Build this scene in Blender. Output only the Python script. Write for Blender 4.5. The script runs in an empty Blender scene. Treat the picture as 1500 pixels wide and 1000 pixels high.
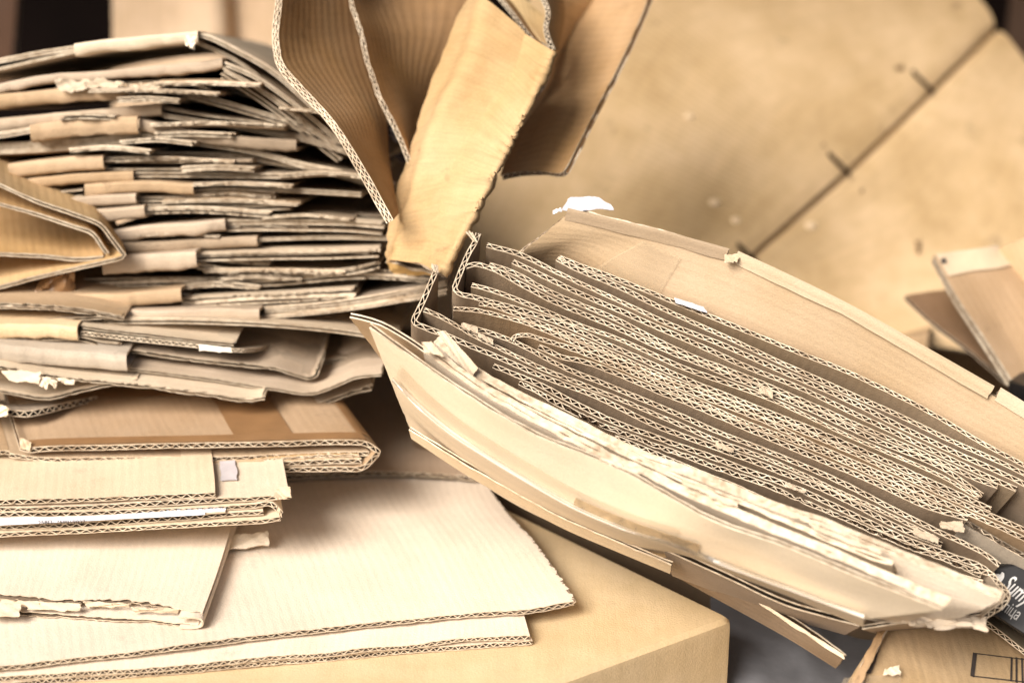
import bpy, math, random
import numpy as np
from mathutils import Vector, Matrix
R = math.radians
SC = bpy.context.scene
COL = SC.collection
random.seed(7)

# ------------------------------------------------------------ camera, sky, sun, exposure
PITCH = R(-22)
CAM = np.array((0.0, 0.0, 0.85))
FW = np.array((0, math.cos(PITCH), math.sin(PITCH)))
RT = np.array((1.0, 0, 0))
UP = np.array((0, -math.sin(PITCH), math.cos(PITCH)))
cd = bpy.data.cameras.new('camera'); cam = bpy.data.objects.new('camera', cd); COL.objects.link(cam)
cam.location = CAM; cam.rotation_euler = (R(90) + PITCH, 0, 0)
cd.lens = 60; cd.sensor_width = 36; cd.clip_start = 0.05; cd.clip_end = 50
cd.dof.use_dof = True; cd.dof.focus_distance = 1.0; cd.dof.aperture_fstop = 3.6
SC.camera = cam
SUN_EL, SUN_AZ = 41, -37          # azimuth from behind the camera, negative = from the left
w = bpy.data.worlds.new('World'); SC.world = w; w.use_nodes = True
wn = w.node_tree.nodes; wl = w.node_tree.links
sky = wn.new('ShaderNodeTexSky'); sky.sky_type = 'NISHITA'; sky.sun_disc = False
sky.sun_elevation = R(SUN_EL); sky.sun_rotation = R(180 - SUN_AZ)
sky.air_density = 1.0; sky.dust_density = 7.0; sky.ozone_density = 0.0
wn['Background'].inputs['Strength'].default_value = 0.105
wl.new(sky.outputs[0], wn['Background'].inputs['Color'])
sl = bpy.data.lights.new('sun', 'SUN'); sl.energy = 4.9; sl.angle = R(30); sl.color = (1.0, 0.95, 0.89)
so = bpy.data.objects.new('sun', sl); COL.objects.link(so)
sd = Vector((math.sin(R(SUN_AZ)) * math.cos(R(SUN_EL)), -math.cos(R(SUN_AZ)) * math.cos(R(SUN_EL)), math.sin(R(SUN_EL))))
so.rotation_euler = sd.to_track_quat('Z', 'Y').to_euler()
vs = SC.view_settings; vs.view_transform = 'Standard'; vs.look = 'None'; vs.gamma = 1; vs.use_curve_mapping = False
vs.exposure = 0.23

# ------------------------------------------------------------ points from the photo's layout
KP = 0.0004
def ray(x, y): return FW + RT * ((x - 750) * KP) + UP * ((500 - y) * KP)
def P(x, y, d): return CAM + ray(x, y) * d
def PZ(x, y, z): q = ray(x, y); return CAM + q * ((z - CAM[2]) / q[2])
def PY(x, y, Y): q = ray(x, y); return CAM + q * (Y / q[1])
def PP(x, y, p0, n): q = ray(x, y); return CAM + q * (np.dot(p0 - CAM, n) / np.dot(q, n))
def unit(a): a = np.asarray(a, float); return a / np.linalg.norm(a)

# ------------------------------------------------------------ noise and curves
def vnoise(x, seed):
    x = np.asarray(x, float); i = np.floor(x).astype(np.int64); f = x - i; f = f * f * (3 - 2 * f)
    def h(k):
        s = np.sin((k + seed * 57.31) * 12.9898) * 43758.5453
        return (s - np.floor(s)) * 2 - 1
    return h(i) * (1 - f) + h(i + 1) * f
def fnoise(x, seed): return vnoise(x, seed) * .6 + vnoise(x * 2.3, seed + 3) * .3 + vnoise(x * 5.1, seed + 9) * .2
def crom(pts, ts):
    """Catmull-Rom through pts at parameters ts in 0..1 by chord length"""
    p = np.asarray(pts, float)
    if len(p) == 1: return np.repeat(p, len(ts), 0)
    seg = np.linalg.norm(np.diff(p, axis=0), axis=1) + 1e-9
    cum = np.concatenate([[0], np.cumsum(seg)]); cum /= cum[-1]
    t = np.clip(ts, 0, 1)
    k = np.clip(np.searchsorted(cum, t, 'right') - 1, 0, len(p) - 2)
    f = ((t - cum[k]) / (cum[k + 1] - cum[k]))[:, None]
    d = (cum[k + 1] - cum[k])[:, None]
    m = np.zeros_like(p)                       # finite-difference tangents (per unit t)
    sl_ = np.diff(p, axis=0) / np.diff(cum)[:, None]
    m[0] = sl_[0]; m[-1] = sl_[-1]
    if len(p) > 2:
        wa = np.diff(cum)[1:, None]; wb = np.diff(cum)[:-1, None]
        m[1:-1] = (sl_[:-1] * wa + sl_[1:] * wb) / (wa + wb)
    f2 = f * f; f3 = f2 * f
    return p[k] * (2 * f3 - 3 * f2 + 1) + m[k] * d * (f3 - 2 * f2 + f) + p[k + 1] * (-2 * f3 + 3 * f2) + m[k + 1] * d * (f3 - f2)
def length(p): p = np.asarray(p); return float(np.linalg.norm(np.diff(p, axis=0), axis=1).sum())
def surf(rows, us, vs_):
    a = np.array([crom(r, us) for r in rows])            # nrow, nu, 3
    if len(rows) == 2:
        v = np.asarray(vs_)[:, None, None]
        return a[0][None] * (1 - v) + a[1][None] * v
    out = np.empty((len(vs_), len(us), 3))
    mid = a[:, len(us) // 2]
    seg = np.linalg.norm(np.diff(mid, axis=0), axis=1) + 1e-9
    cum = np.concatenate([[0], np.cumsum(seg)]); cum /= cum[-1]
    t = np.clip(np.asarray(vs_), 0, 1); k = np.clip(np.searchsorted(cum, t, 'right') - 1, 0, len(rows) - 2)
    sl_ = np.diff(a, axis=0) / np.diff(cum)[:, None, None]
    m = np.zeros_like(a); m[0] = sl_[0]; m[-1] = sl_[-1]
    wa = np.diff(cum)[1:, None, None]; wb = np.diff(cum)[:-1, None, None]
    m[1:-1] = (sl_[:-1] * wa + sl_[1:] * wb) / (wa + wb)
    f = ((t - cum[k]) / (cum[k + 1] - cum[k]))[:, None, None]; d = (cum[k + 1] - cum[k])[:, None, None]
    f2 = f * f; f3 = f2 * f
    return a[k] * (2 * f3 - 3 * f2 + 1) + m[k] * d * (f3 - 2 * f2 + f) + a[k + 1] * (-2 * f3 + 3 * f2) + m[k + 1] * d * (f3 - f2)
def normals(S):
    du = np.gradient(S, axis=1); dv = np.gradient(S, axis=0)
    n = np.cross(du, dv); return n / (np.linalg.norm(n, axis=2, keepdims=True) + 1e-12)

# ------------------------------------------------------------ materials
def nt(name):
    m = bpy.data.materials.new(name); m.use_nodes = True
    return m, m.node_tree.nodes, m.node_tree.links, m.node_tree.nodes['Principled BSDF']
def math_(n, l, op, a, b=None, c=None):
    q = n.new('ShaderNodeMath'); q.operation = op
    for i, x in enumerate((a, b, c)):
        if x is None: continue
        if isinstance(x, (int, float)): q.inputs[i].default_value = x
        else: l.new(x, q.inputs[i])
    return q.outputs[0]
def card_material(name, tint=(1, 1, 1), flute=1.0, mott=.16, rough=.78, spec=.25, gain=1.0, pitch=.0058, fibre=.10, stain=.5, axis=0, streak=1.0):
    m, n, l, b = nt(name)
    oi = n.new('ShaderNodeObjectInfo'); uv = n.new('ShaderNodeUVMap'); tc = n.new('ShaderNodeTexCoord')
    off = n.new('ShaderNodeVectorMath'); off.operation = 'ADD'
    sc = math_(n, l, 'MULTIPLY', oi.outputs['Random'], 13.0)
    cmb = n.new('ShaderNodeCombineXYZ')
    for i in range(3): l.new(sc, cmb.inputs[i])
    l.new(tc.outputs['Object'], off.inputs[0]); l.new(cmb.outputs[0], off.inputs[1])
    def noise(vec, s, det=4, r=.6):
        q = n.new('ShaderNodeTexNoise'); q.inputs['Scale'].default_value = s; q.inputs['Detail'].default_value = det
        q.inputs['Roughness'].default_value = r; l.new(vec, q.inputs['Vector']); return q.outputs['Fac']
    n1 = noise(off.outputs[0], 9, 5, .65); n2 = noise(off.outputs[0], 900, 2, .5)
    mp = n.new('ShaderNodeMapping'); l.new(uv.outputs[0], mp.inputs['Vector']); mp.inputs['Scale'].default_value = (420, 28, 1)
    n3 = noise(mp.outputs[0], 1.0, 3, .6)                   # streaks along the flutes
    mp2 = n.new('ShaderNodeMapping'); l.new(uv.outputs[0], mp2.inputs['Vector']); mp2.inputs['Scale'].default_value = (60, 7, 1)
    n4 = noise(mp2.outputs[0], 1.0, 4, .6)                  # handling creases and wear
    n5 = noise(off.outputs[0], 23, 6, .7)
    sx = n.new('ShaderNodeSeparateXYZ'); l.new(uv.outputs[0], sx.inputs[0])
    wv = math_(n, l, 'SINE', math_(n, l, 'MULTIPLY', sx.outputs[axis], 2 * math.pi / pitch))
    def lin(x, amp): return math_(n, l, 'MULTIPLY', math_(n, l, 'SUBTRACT', x, .5), amp * 2)
    s = math_(n, l, 'ADD', 1.0, lin(n1, mott * 1.6))
    s = math_(n, l, 'ADD', s, lin(n2, fibre * 1.5))
    s = math_(n, l, 'ADD', s, lin(n3, .10 * min(flute, 1.4) * streak))
    s = math_(n, l, 'ADD', s, lin(n4, .13 * streak))
    s = math_(n, l, 'ADD', s, math_(n, l, 'MULTIPLY', wv, .011 * flute))  # flute shadow lines painted into the colour
    st = n.new('ShaderNodeMapRange'); l.new(n5, st.inputs[0]); st.inputs[1].default_value = .62; st.inputs[2].default_value = .78
    st.inputs[3].default_value = 1.0; st.inputs[4].default_value = 1 - .5 * stain if stain < 1.2 else .35
    s = math_(n, l, 'MULTIPLY', s, st.outputs[0]); s = math_(n, l, 'MULTIPLY', s, gain)
    mx = n.new('ShaderNodeMix'); mx.data_type = 'RGBA'; mx.blend_type = 'MULTIPLY'; mx.inputs['Factor'].default_value = 1
    l.new(oi.outputs['Color'], mx.inputs['A']); mx.inputs['B'].default_value = (*tint, 1)
    vm = n.new('ShaderNodeVectorMath'); vm.operation = 'SCALE'; l.new(mx.outputs['Result'], vm.inputs[0]); l.new(s, vm.inputs['Scale'])
    hs = n.new('ShaderNodeHueSaturation'); l.new(vm.outputs[0], hs.inputs['Color'])
    l.new(math_(n, l, 'ADD', 1.0, lin(n1, -.22)), hs.inputs['Saturation'])
    l.new(hs.outputs[0], b.inputs['Base Color'])
    b.inputs['Roughness'].default_value = rough; b.inputs['Specular IOR Level'].default_value = spec
    h = math_(n, l, 'ADD', math_(n, l, 'MULTIPLY', wv, .000035 * flute), math_(n, l, 'MULTIPLY', n2, .00025))
    h = math_(n, l, 'ADD', h, math_(n, l, 'MULTIPLY', n4, .0005)); h = math_(n, l, 'ADD', h, math_(n, l, 'MULTIPLY', n5, .0005))
    bp = n.new('ShaderNodeBump'); bp.inputs['Strength'].default_value = .9; bp.inputs['Distance'].default_value = 1.0
    l.new(h, bp.inputs['Height']); l.new(bp.outputs[0], b.inputs['Normal'])
    return m
M_LIN = card_material('cardboard liner', streak=.45)
M_RIB = card_material('ribbed brown liner', flute=3, axis=1, pitch=.0068, mott=.25, stain=.9)
M_GRUB = card_material('stained grubby liner', flute=3.5, mott=.36, stain=2, axis=1, pitch=.007)
M_INK = card_material('smooth kraft liner', flute=.15, mott=.2, stain=.6)
M_SMOOTH = card_material('smooth pale liner', flute=.1, mott=.08, stain=.15, fibre=.08)
M_WORN = card_material('worn grubby liner', flute=1.4, mott=.28, stain=1.6)
M_FLU_SHADE = card_material('shade tinted medium', tint=(.30, .26, .225), flute=0, mott=.1, fibre=.14, stain=.3)  # brown medium, tint darkened to paint shade into the flute holes
M_PAPER = card_material('torn paper', flute=0, mott=.08, fibre=.1, stain=0)
def rim_material(name='cut paper edge', g=1.0):
    m, n, l, b = nt(name)
    tc = n.new('ShaderNodeTexCoord'); q = n.new('ShaderNodeTexNoise'); q.inputs['Scale'].default_value = 260; q.inputs['Detail'].default_value = 3
    l.new(tc.outputs['Object'], q.inputs['Vector'])
    q2 = n.new('ShaderNodeTexNoise'); q2.inputs['Scale'].default_value = 30; q2.inputs['Detail'].default_value = 4
    l.new(tc.outputs['Object'], q2.inputs['Vector'])
    r = n.new('ShaderNodeValToRGB'); r.color_ramp.elements[0].position = .36; r.color_ramp.elements[1].position = .62
    r.color_ramp.elements[0].color = (.40 * g, .305 * g, .21 * g, 1); r.color_ramp.elements[1].color = (.76 * g, .65 * g, .50 * g, 1)
    l.new(math_(n, l, 'ADD', math_(n, l, 'MULTIPLY', q.outputs['Fac'], .5), math_(n, l, 'MULTIPLY', q2.outputs['Fac'], .5)), r.inputs[0])
    l.new(r.outputs[0], b.inputs['Base Color']); b.inputs['Roughness'].default_value = .9; b.inputs['Specular IOR Level'].default_value = .1
    return m
M_RIM = rim_material()
M_RIM2 = rim_material('worn paper edge', .66)
def plain(name, c, rough=.7, spec=.3, noise=.2, sc=30, bump=.0004, alpha=None):
    m, n, l, b = nt(name)
    tc = n.new('ShaderNodeTexCoord'); q = n.new('ShaderNodeTexNoise'); q.inputs['Scale'].default_value = sc; q.inputs['Detail'].default_value = 6
    l.new(tc.outputs['Object'], q.inputs['Vector'])
    r = n.new('ShaderNodeValToRGB'); r.color_ramp.elements[0].position = .3; r.color_ramp.elements[1].position = .7
    r.color_ramp.elements[0].color = (*[x * (1 - noise) for x in c], 1); r.color_ramp.elements[1].color = (*[min(1, x * (1 + noise)) for x in c], 1)
    l.new(q.outputs['Fac'], r.inputs[0]); l.new(r.outputs[0], b.inputs['Base Color'])
    b.inputs['Roughness'].default_value = rough; b.inputs['Specular IOR Level'].default_value = spec
    bp = n.new('ShaderNodeBump'); bp.inputs['Distance'].default_value = bump * 10; bp.inputs['Strength'].default_value = .5
    l.new(q.outputs['Fac'], bp.inputs['Height']); l.new(bp.outputs[0], b.inputs['Normal'])
    if alpha is not None: b.inputs['Alpha'].default_value = alpha
    return m
M_TAPE = plain('brown packing tape', (.25, .14, .065), .28, .5, .12, 60, .00005)
M_CLEAR = plain('clear packing tape', (.62, .50, .34), .2, .5, .1, 40, .0001, .16)
M_TAN = plain('yellowed clear tape', (.42, .31, .18), .25, .5, .3, 120, .0002, .6)
M_WHITE = plain('white label paper', (.66, .66, .72), .6, .3, .06, 80, .0001)
M_LILAC = plain('faded lilac label', (.50, .46, .47), .6, .3, .12, 80, .0001)
M_BLACK = plain('black printed board', (.008, .008, .009), .45, .4, .3, 80, .00005)
M_LETTER = plain('pale grey print', (.50, .49, .47), .6, .3, .1, 80, .00005)
M_PRINT = plain('faded black print', (.055, .045, .04), .7, .2, .35, 120, .00005)
M_VOID = plain('void dark boards', (.012, .006, .005), .8, .2, .4, 6)  # near black colour stands in for the darkness of the void
M_FLOOR = plain('dusty concrete', (.10, .09, .085), .85, .2, .3, 14)
M_PLASTIC = plain('grey plastic sheeting', (.13, .13, .14), .25, .6, .35, 18, .0006)
M_PGREY = plain('pale worn plastic', (.30, .30, .31), .5, .3, .2, 40)
M_BLUE = plain('blue plastic', (.03, .12, .22), .4, .5, .2, 40)
M_RUST = plain('rusty staple', (.022, .013, .009), .9, .05, .4, 200)

KR = (.50, .355, .215); LT = (.60, .475, .335); GB = (.385, .31, .235); OR = (.43, .25, .10); CR = (.70, .56, .38); DK = (.24, .165, .105)

# ------------------------------------------------------------ mesh building
class MB:
    def __init__(s): s.v = []; s.f = []; s.m = []; s.uv = []; s.n = 0
    def slab(s, S, N, t, fm=0, rm=1, uvs=None, fm2=None):
        nv, nu = S.shape[:2]
        a = S + N * (t / 2); b = S - N * (t / 2)
        base = s.n; s.v.append(a.reshape(-1, 3)); s.v.append(b.reshape(-1, 3)); s.n += 2 * nv * nu
        i = np.arange(nv * nu).reshape(nv, nu) + base; j = i + nv * nu
        def q(w_, x, y, z, mat, U): 
            f = np.stack([w_.ravel(), x.ravel(), y.ravel(), z.ravel()], 1); s.f.append(f); s.m.append(np.full(len(f), mat))
            s.uv.append(np.stack([k.reshape(-1, 2) for k in U], 1))
        u = uvs
        c = (u[:-1, :-1], u[:-1, 1:], u[1:, 1:], u[1:, :-1])
        q(i[:-1, :-1], i[:-1, 1:], i[1:, 1:], i[1:, :-1], fm, c)
        q(j[:-1, :-1], j[1:, :-1], j[1:, 1:], j[:-1, 1:], fm if fm2 is None else fm2, (c[0], c[3], c[2], c[1]))
        for (p, r_, uu) in ((i[0], j[0], u[0]), (j[-1], i[-1], u[-1])):
            q(p[:-1], r_[:-1], r_[1:], p[1:], rm, (uu[:-1], uu[:-1], uu[1:], uu[1:]))
        for (p, r_, uu) in ((j[:, 0], i[:, 0], u[:, 0]), (i[:, -1], j[:, -1], u[:, -1])):
            q(p[:-1], r_[:-1], r_[1:], p[1:], rm, (uu[:-1], uu[:-1], uu[1:], uu[1:]))
    def build(s, name, mats, parent=None, color=KR, smooth=True):
        v = np.concatenate(s.v); f = np.concatenate(s.f); mi = np.concatenate(s.m); uv = np.concatenate(s.uv)
        me = bpy.data.meshes.new(name)
        me.vertices.add(len(v)); me.vertices.foreach_set('co', v.astype(np.float32).ravel())
        me.loops.add(len(f) * 4); me.loops.foreach_set('vertex_index', f.astype(np.int32).ravel())
        me.polygons.add(len(f)); me.polygons.foreach_set('loop_start', np.arange(0, len(f) * 4, 4, dtype=np.int32))
        try: me.polygons.foreach_set('loop_total', np.full(len(f), 4, dtype=np.int32))
        except Exception: pass
        me.polygons.foreach_set('material_index', mi.astype(np.int32))
        me.update(calc_edges=True); me.validate()
        ul = me.uv_layers.new(name='UVMap')
        if len(ul.data) == len(f) * 4: ul.data.foreach_set('uv', uv.astype(np.float32).ravel())
        for m in mats: me.materials.append(m)
        me.polygons.foreach_set('use_smooth', np.full(len(me.polygons), smooth))
        try: me.set_sharp_from_angle(angle=R(40))
        except Exception: pass
        o = bpy.data.objects.new(name, me); COL.objects.link(o); o.color = (*color, 1)
        if parent: o.parent = parent
        return o
def tag(o, label=None, cat=None, group=None, kind=None):
    if label: o['label'] = label
    if cat: o['category'] = cat
    if group: o['group'] = group
    if kind: o['kind'] = kind
    return o
def pymesh(name, verts, faces, mat, parent=None, color=KR, smooth=False):
    me = bpy.data.meshes.new(name); me.from_pydata([tuple(v) for v in verts], [], faces); me.update()
    me.materials.append(mat); o = bpy.data.objects.new(name, me); COL.objects.link(o); o.color = (*color, 1)
    ul = me.uv_layers.new(name='UVMap')
    co = [v.co for v in me.vertices]
    for p in me.polygons:
        n = p.normal; ax = max(range(3), key=lambda k: abs(n[k])); ij = [k for k in range(3) if k != ax]
        for li in p.loop_indices:
            c = co[me.loops[li].vertex_index]; ul.data[li].uv = (c[ij[0]], c[ij[1]])
    if smooth: me.polygons.foreach_set('use_smooth', np.full(len(me.polygons), True))
    if parent: o.parent = parent
    return o

SEED = [0]
class Board:
    """A sheet of corrugated board over the surface rows[v][u]; the flutes run along v, so their wave is cut open at both v ends."""
    def __init__(s, name, rows, th=.0034, color=KR, pitch=.0058, liner=.0005, vst=None, nv=None, jag=(0, 0, 0, 0), wob=.0005,
                 crush=.2, mat=None, parent=None, flutes=True, ustep=None, inset=0.0, urim=True, walls=1, wobs=30):
        SEED[0] += 1; sd_ = SEED[0]; s.sd = sd_
        s.rows = rows; s.th = th; s.color = color
        L = max(length(r) for r in rows); s.L = L
        V = length([crom(r, np.array([.5]))[0] for r in rows]); s.V = V
        ph0 = (sd_ * .37) % 1
        nu = int(np.clip(L / (ustep or pitch / 8), 8, 1500))
        nul = int(np.clip(L / (ustep or pitch / 2.5), 8, 700))
        if vst is None: vst = np.linspace(0, 1, nv or int(np.clip(V / .008, 4, 60)))
        def shape(n_):
            us = np.linspace(0, 1, n_); S = surf(rows, us, vst)
            N = normals(S)
            du = np.gradient(S, axis=1); du /= np.linalg.norm(du, axis=2, keepdims=True) + 1e-9
            dv = np.gradient(S, axis=0); dv /= np.linalg.norm(dv, axis=2, keepdims=True) + 1e-9
            ul = us * L; vl = np.asarray(vst) * V
            w_ = wob * (vnoise(ul * wobs, sd_)[None, :] * (1 - .3 * vnoise(vl * 12, sd_ + 5))[:, None] + .5 * vnoise(vl * 17, sd_ + 8)[:, None])
            S = S + N * w_[..., None]
            c = 1 - crush * np.clip(.5 + .9 * vnoise(ul * 21, sd_ + 2), 0, 1)
            uvs = np.stack(np.broadcast_arrays(ul[None, :] + ph0, vl[:, None] + ph0), 2)
            return S, N, du, dv, ul, vl, c, uvs
        def jagged(S, du, dv, ul, vl, k):
            S = S.copy()
            if jag[0]: S[0] += dv[0] * (jag[0] * np.abs(fnoise(ul * 160, sd_ + k)) + jag[0] * .8 * np.clip(fnoise(ul * 22, sd_ + k + 1), 0, 1))[:, None]
            if jag[1]: S[-1] -= dv[-1] * (jag[1] * np.abs(fnoise(ul * 160, sd_ + k + 2)) + jag[1] * .8 * np.clip(fnoise(ul * 22, sd_ + k + 1), 0, 1))[:, None]
            if jag[2]: S[:, 0] += du[:, 0] * (jag[2] * np.abs(fnoise(vl * 190, sd_ + k + 3)) + jag[2] * np.clip(fnoise(vl * 30, sd_ + k + 1), 0, 1))[:, None]
            if jag[3]: S[:, -1] -= du[:, -1] * (jag[3] * np.abs(fnoise(vl * 190, sd_ + k + 4)) + jag[3] * np.clip(fnoise(vl * 30, sd_ + k + 1), 0, 1))[:, None]
            return S
        S, N, du, dv, ul, vl, c, uvs = shape(nul)
        half = th / 2 - liner / 2
        mb = MB()
        mb.slab(jagged(S, du, dv, ul, vl, 11) + N * (half * c)[None, :, None], N, liner, 0, 1, uvs, 2)  # inner face takes the shade-darkened medium
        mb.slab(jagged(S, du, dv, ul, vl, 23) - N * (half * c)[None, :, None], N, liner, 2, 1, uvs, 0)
        if walls == 2: mb.slab(S, N, liner, 0, 1, uvs)
        o = mb.build(name, [mat or M_LIN, M_RIM2 if mat is M_WORN else M_RIM, M_FLU_SHADE], parent, color); s.o = o
        if flutes:
            S, N, du, dv, ul, vl, c, uvs = shape(nu)
            mb = MB()
            mt = liner * .95
            drift = .12 * np.cumsum(vnoise(ul * 60, sd_ + 4)) * (ul[1] - ul[0]) / pitch * 2 * math.pi
            def wave(lo, hi, ph):
                x = np.sin(ul * 2 * math.pi / pitch + ph + drift); x = np.arcsin(.84 * x) / math.asin(.84)
                x *= 1 - .12 * np.clip(vnoise(ul * 90, sd_ + 6), 0, 1)
                mid = (lo + hi) / 2; amp = (hi - lo) / 2 - mt * .5 - liner * .5
                hh = (mid + amp * x) * c
                T = jagged(S, du, dv, ul, vl, 37)
                if inset: T[0] += dv[0] * inset; T[-1] -= dv[-1] * inset
                W = T + N * hh[None, :, None]
                mb.slab(W, normals(W), mt, 0, 1, uvs)
            if walls == 2: wave(0, half, 0); wave(-half, 0, 1.7)
            else: wave(-half, half, 0)
            f = mb.build('fluting', [M_FLU_SHADE, M_RIM], o, tuple(min(1, x * 1.12) for x in color)); s.flu = f
    def tag(s, *a, **k): tag(s.o, *a, **k); return s
    def patch(s, name, u0, u1, v0, v1, mat, side=1, lift=.0004, t=.0002, n=(30, 12), rag=0, color=LT, label=None, skew=0):
        us = np.linspace(u0, u1, n[0]); vv = np.linspace(v0, v1, n[1])
        S = surf(s.rows, us, vv)
        if skew: 
            S = np.array([surf(s.rows, us + skew * (k / (n[1] - 1)), np.array([v]))[0] for k, v in enumerate(vv)])
        N = normals(surf(s.rows, np.clip(us, 0, 1), vv))
        full = surf(s.rows, np.linspace(0, 1, 9), np.array([0, .5, 1])); 
        ul = us * s.L; vl = vv * s.V
        w_ = .0005 * vnoise(ul * 30, s.sd)[None, :] * 0
        S = S + N * (side * (s.th / 2 + lift + .0006) + w_)[..., None]
        if rag:
            du = np.gradient(S, axis=1); du /= np.linalg.norm(du, axis=2, keepdims=True) + 1e-9
            dv = np.gradient(S, axis=0); dv /= np.linalg.norm(dv, axis=2, keepdims=True) + 1e-9
            S[0] += dv[0] * (rag * fnoise(ul * 90, s.sd + 50))[:, None]; S[-1] += dv[-1] * (rag * fnoise(ul * 90, s.sd + 51))[:, None]
            S[:, 0] += du[:, 0] * (rag * fnoise(vl * 90, s.sd + 52))[:, None]; S[:, -1] += du[:, -1] * (rag * fnoise(vl * 90, s.sd + 53))[:, None]
        mb = MB(); uvs = np.stack(np.broadcast_arrays(ul[None, :], vl[:, None]), 2)
        mb.slab(S, N, t, 0, 0, uvs)
        o = mb.build(name, [mat], s.o, color)
        if label: o['label'] = label
        return o

def scrap(name, pts, mat=None, parent=None, color=CR, t=.0006, amp=.002, seed=1, n=(14, 9), rag=.002):
    """a torn, curled bit of paper over four corner points (a b c d), ragged on its free edges"""
    a, b, c, d = [np.asarray(p, float) for p in pts]
    us = np.linspace(0, 1, n[0]); vv = np.linspace(0, 1, n[1])
    U, V = np.meshgrid(us, vv)
    S = (a * ((1 - U) * (1 - V))[..., None] + b * (U * (1 - V))[..., None] + c * (U * V)[..., None] + d * ((1 - U) * V)[..., None])
    N0 = unit(np.cross(b - a, d - a))
    rag *= .4; amp *= .6
    S = S + N0 * (amp * (vnoise(U * 4 + 3.1 * V, seed) + .6 * vnoise(U * 9 - 4 * V, seed + 1)))[..., None]
    dv = unit(d - a)
    S[-1] += dv * (rag * fnoise(us * 5, seed + 2) * 1.5)[:, None]; S[-2] += dv * (rag * .5 * fnoise(us * 9, seed + 2))[:, None]
    S[0] += dv * (rag * fnoise(us * 8, seed + 4))[:, None]
    du = unit(b - a)
    S[:, -1] += du * (rag * fnoise(vv * 6, seed + 3))[:, None]; S[:, 0] += du * (rag * fnoise(vv * 6, seed + 6))[:, None]
    mb = MB(); L1 = np.linalg.norm(b - a); L2 = np.linalg.norm(d - a)
    mb.slab(S, normals(S), t, 0, 1, np.stack((U * L1, V * L2), 2))
    return mb.build(name, [mat or M_PAPER, mat or M_RIM], parent, color)

# ------------------------------------------------------------ the setting: floor, back wall, added cover and side wall that cut the sky light
def box(name, x0, x1, y0, y1, z0, z1, mat, parent=None, color=KR):
    v = [(x, y, z) for z in (z0, z1) for y in (y0, y1) for x in (x0, x1)]
    f = [(0, 2, 3, 1), (4, 5, 7, 6), (0, 1, 5, 4), (2, 6, 7, 3), (0, 4, 6, 2), (1, 3, 7, 5)]
    return pymesh(name, v, f, mat, parent, color)
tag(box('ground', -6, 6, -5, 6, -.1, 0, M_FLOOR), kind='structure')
tag(box('back_wall', -3, 3, 2.6, 2.75, 0, 2.6, M_VOID), kind='structure')
tag(box('added_roof', -3, 3, .5, 2.75, 1.75, 1.85, M_VOID), kind='structure')  # out of view, added to cut sky light from above
tag(box('added_side_wall', 1.5, 1.6, .3, 2.6, 0, 1.75, M_VOID), kind='structure')  # out of view, added to keep sky light off the right side

def prism(name, top, h, mat, parent=None, color=KR, bevel=.004, down=None):
    """closed carton: top outline (4 points) and walls going down"""
    top = [np.asarray(p, float) for p in top]; dn = np.array((0, 0, -h)) if down is None else np.asarray(down)
    v = top + [p + dn for p in top]
    f = [(0, 1, 2, 3), (7, 6, 5, 4)] + [(i, i + 4, (i + 1) % 4 + 4, (i + 1) % 4) for i in range(4)]
    o = pymesh(name, v, f, mat, parent, color)
    import bmesh
    bm = bmesh.new(); bm.from_mesh(o.data); bmesh.ops.recalc_face_normals(bm, faces=bm.faces)
    if bevel:
        bmesh.ops.bevel(bm, geom=list(bm.edges), offset=bevel, segments=3, affect='EDGES', profile=.6)
    bm.to_mesh(o.data); bm.free()
    o.data.polygons.foreach_set('use_smooth', np.full(len(o.data.polygons), True)); 
    try: o.data.set_sharp_from_angle(angle=R(35))
    except Exception: pass
    return o

# kraft carton the lower sheets rest on
ZK = .32
k1 = PZ(1077, 903, ZK); k2 = PZ(735, 738, ZK); k3 = PZ(800, 1004, ZK)
rdir = unit(k2 - k1); fdir = unit(k3 - k1)
kbox = prism('carton', [k1, k1 + rdir * .42, k1 + rdir * .42 + fdir * .95, k1 + fdir * .95], ZK, M_INK, color=(.57, .43, .255), bevel=.007)
tag(kbox, 'closed ochre kraft carton under the wide pale sheets, one scuffed corner at bottom centre', 'carton')
cr = k1 + np.array((0, 0, .0012))

# ------------------------------------------------------------ lower left: wide pale sheets on the carton
def flat(name, fpx, back, Z, th=.0034, color=CR, jag=(.001, 0, 0, 0), slope=0, right=None, **k):
    """sheet lying on plane z=Z; fpx front edge pixels left to right; back = pixels of the back edge; flutes cut open on the front"""
    fr = [PZ(x, y, Z) for x, y in fpx]; bk = [PZ(x, y, Z + slope) for x, y in back]
    return Board(name, [fr, bk] if right is None else [fr] + [[PZ(x, y, Z) for x, y in r_] for r_ in right] + [bk], th=th, color=color, jag=jag, **k)
Z0 = ZK + .0022
a3 = flat('cardboard_sheet', [(-260, 1035), (0, 1004), (250, 985), (480, 965), (600, 954), (780, 942)], [(-200, 700), (400, 700), (764, 900)], Z0, color=(.62, .51, .39))
a3.tag('bottom pale sheet under two others, its fluted edge lowest in the lower left', 'cardboard sheet', 'pale sheets on the ochre carton')
a2 = flat('cardboard_sheet', [(-260, 1018), (0, 994), (200, 982), (400, 965), (600, 947), (690, 938), (776, 934)], [(-200, 700), (400, 700), (766, 898)], Z0 + .0042, color=(.68, .58, .47), pitch=.0062)
a2.tag('pale sheet with square right end poking out beneath the widest sheet', 'cardboard sheet', 'pale sheets on the ochre carton')
A_Z = Z0 + .0100
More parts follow.
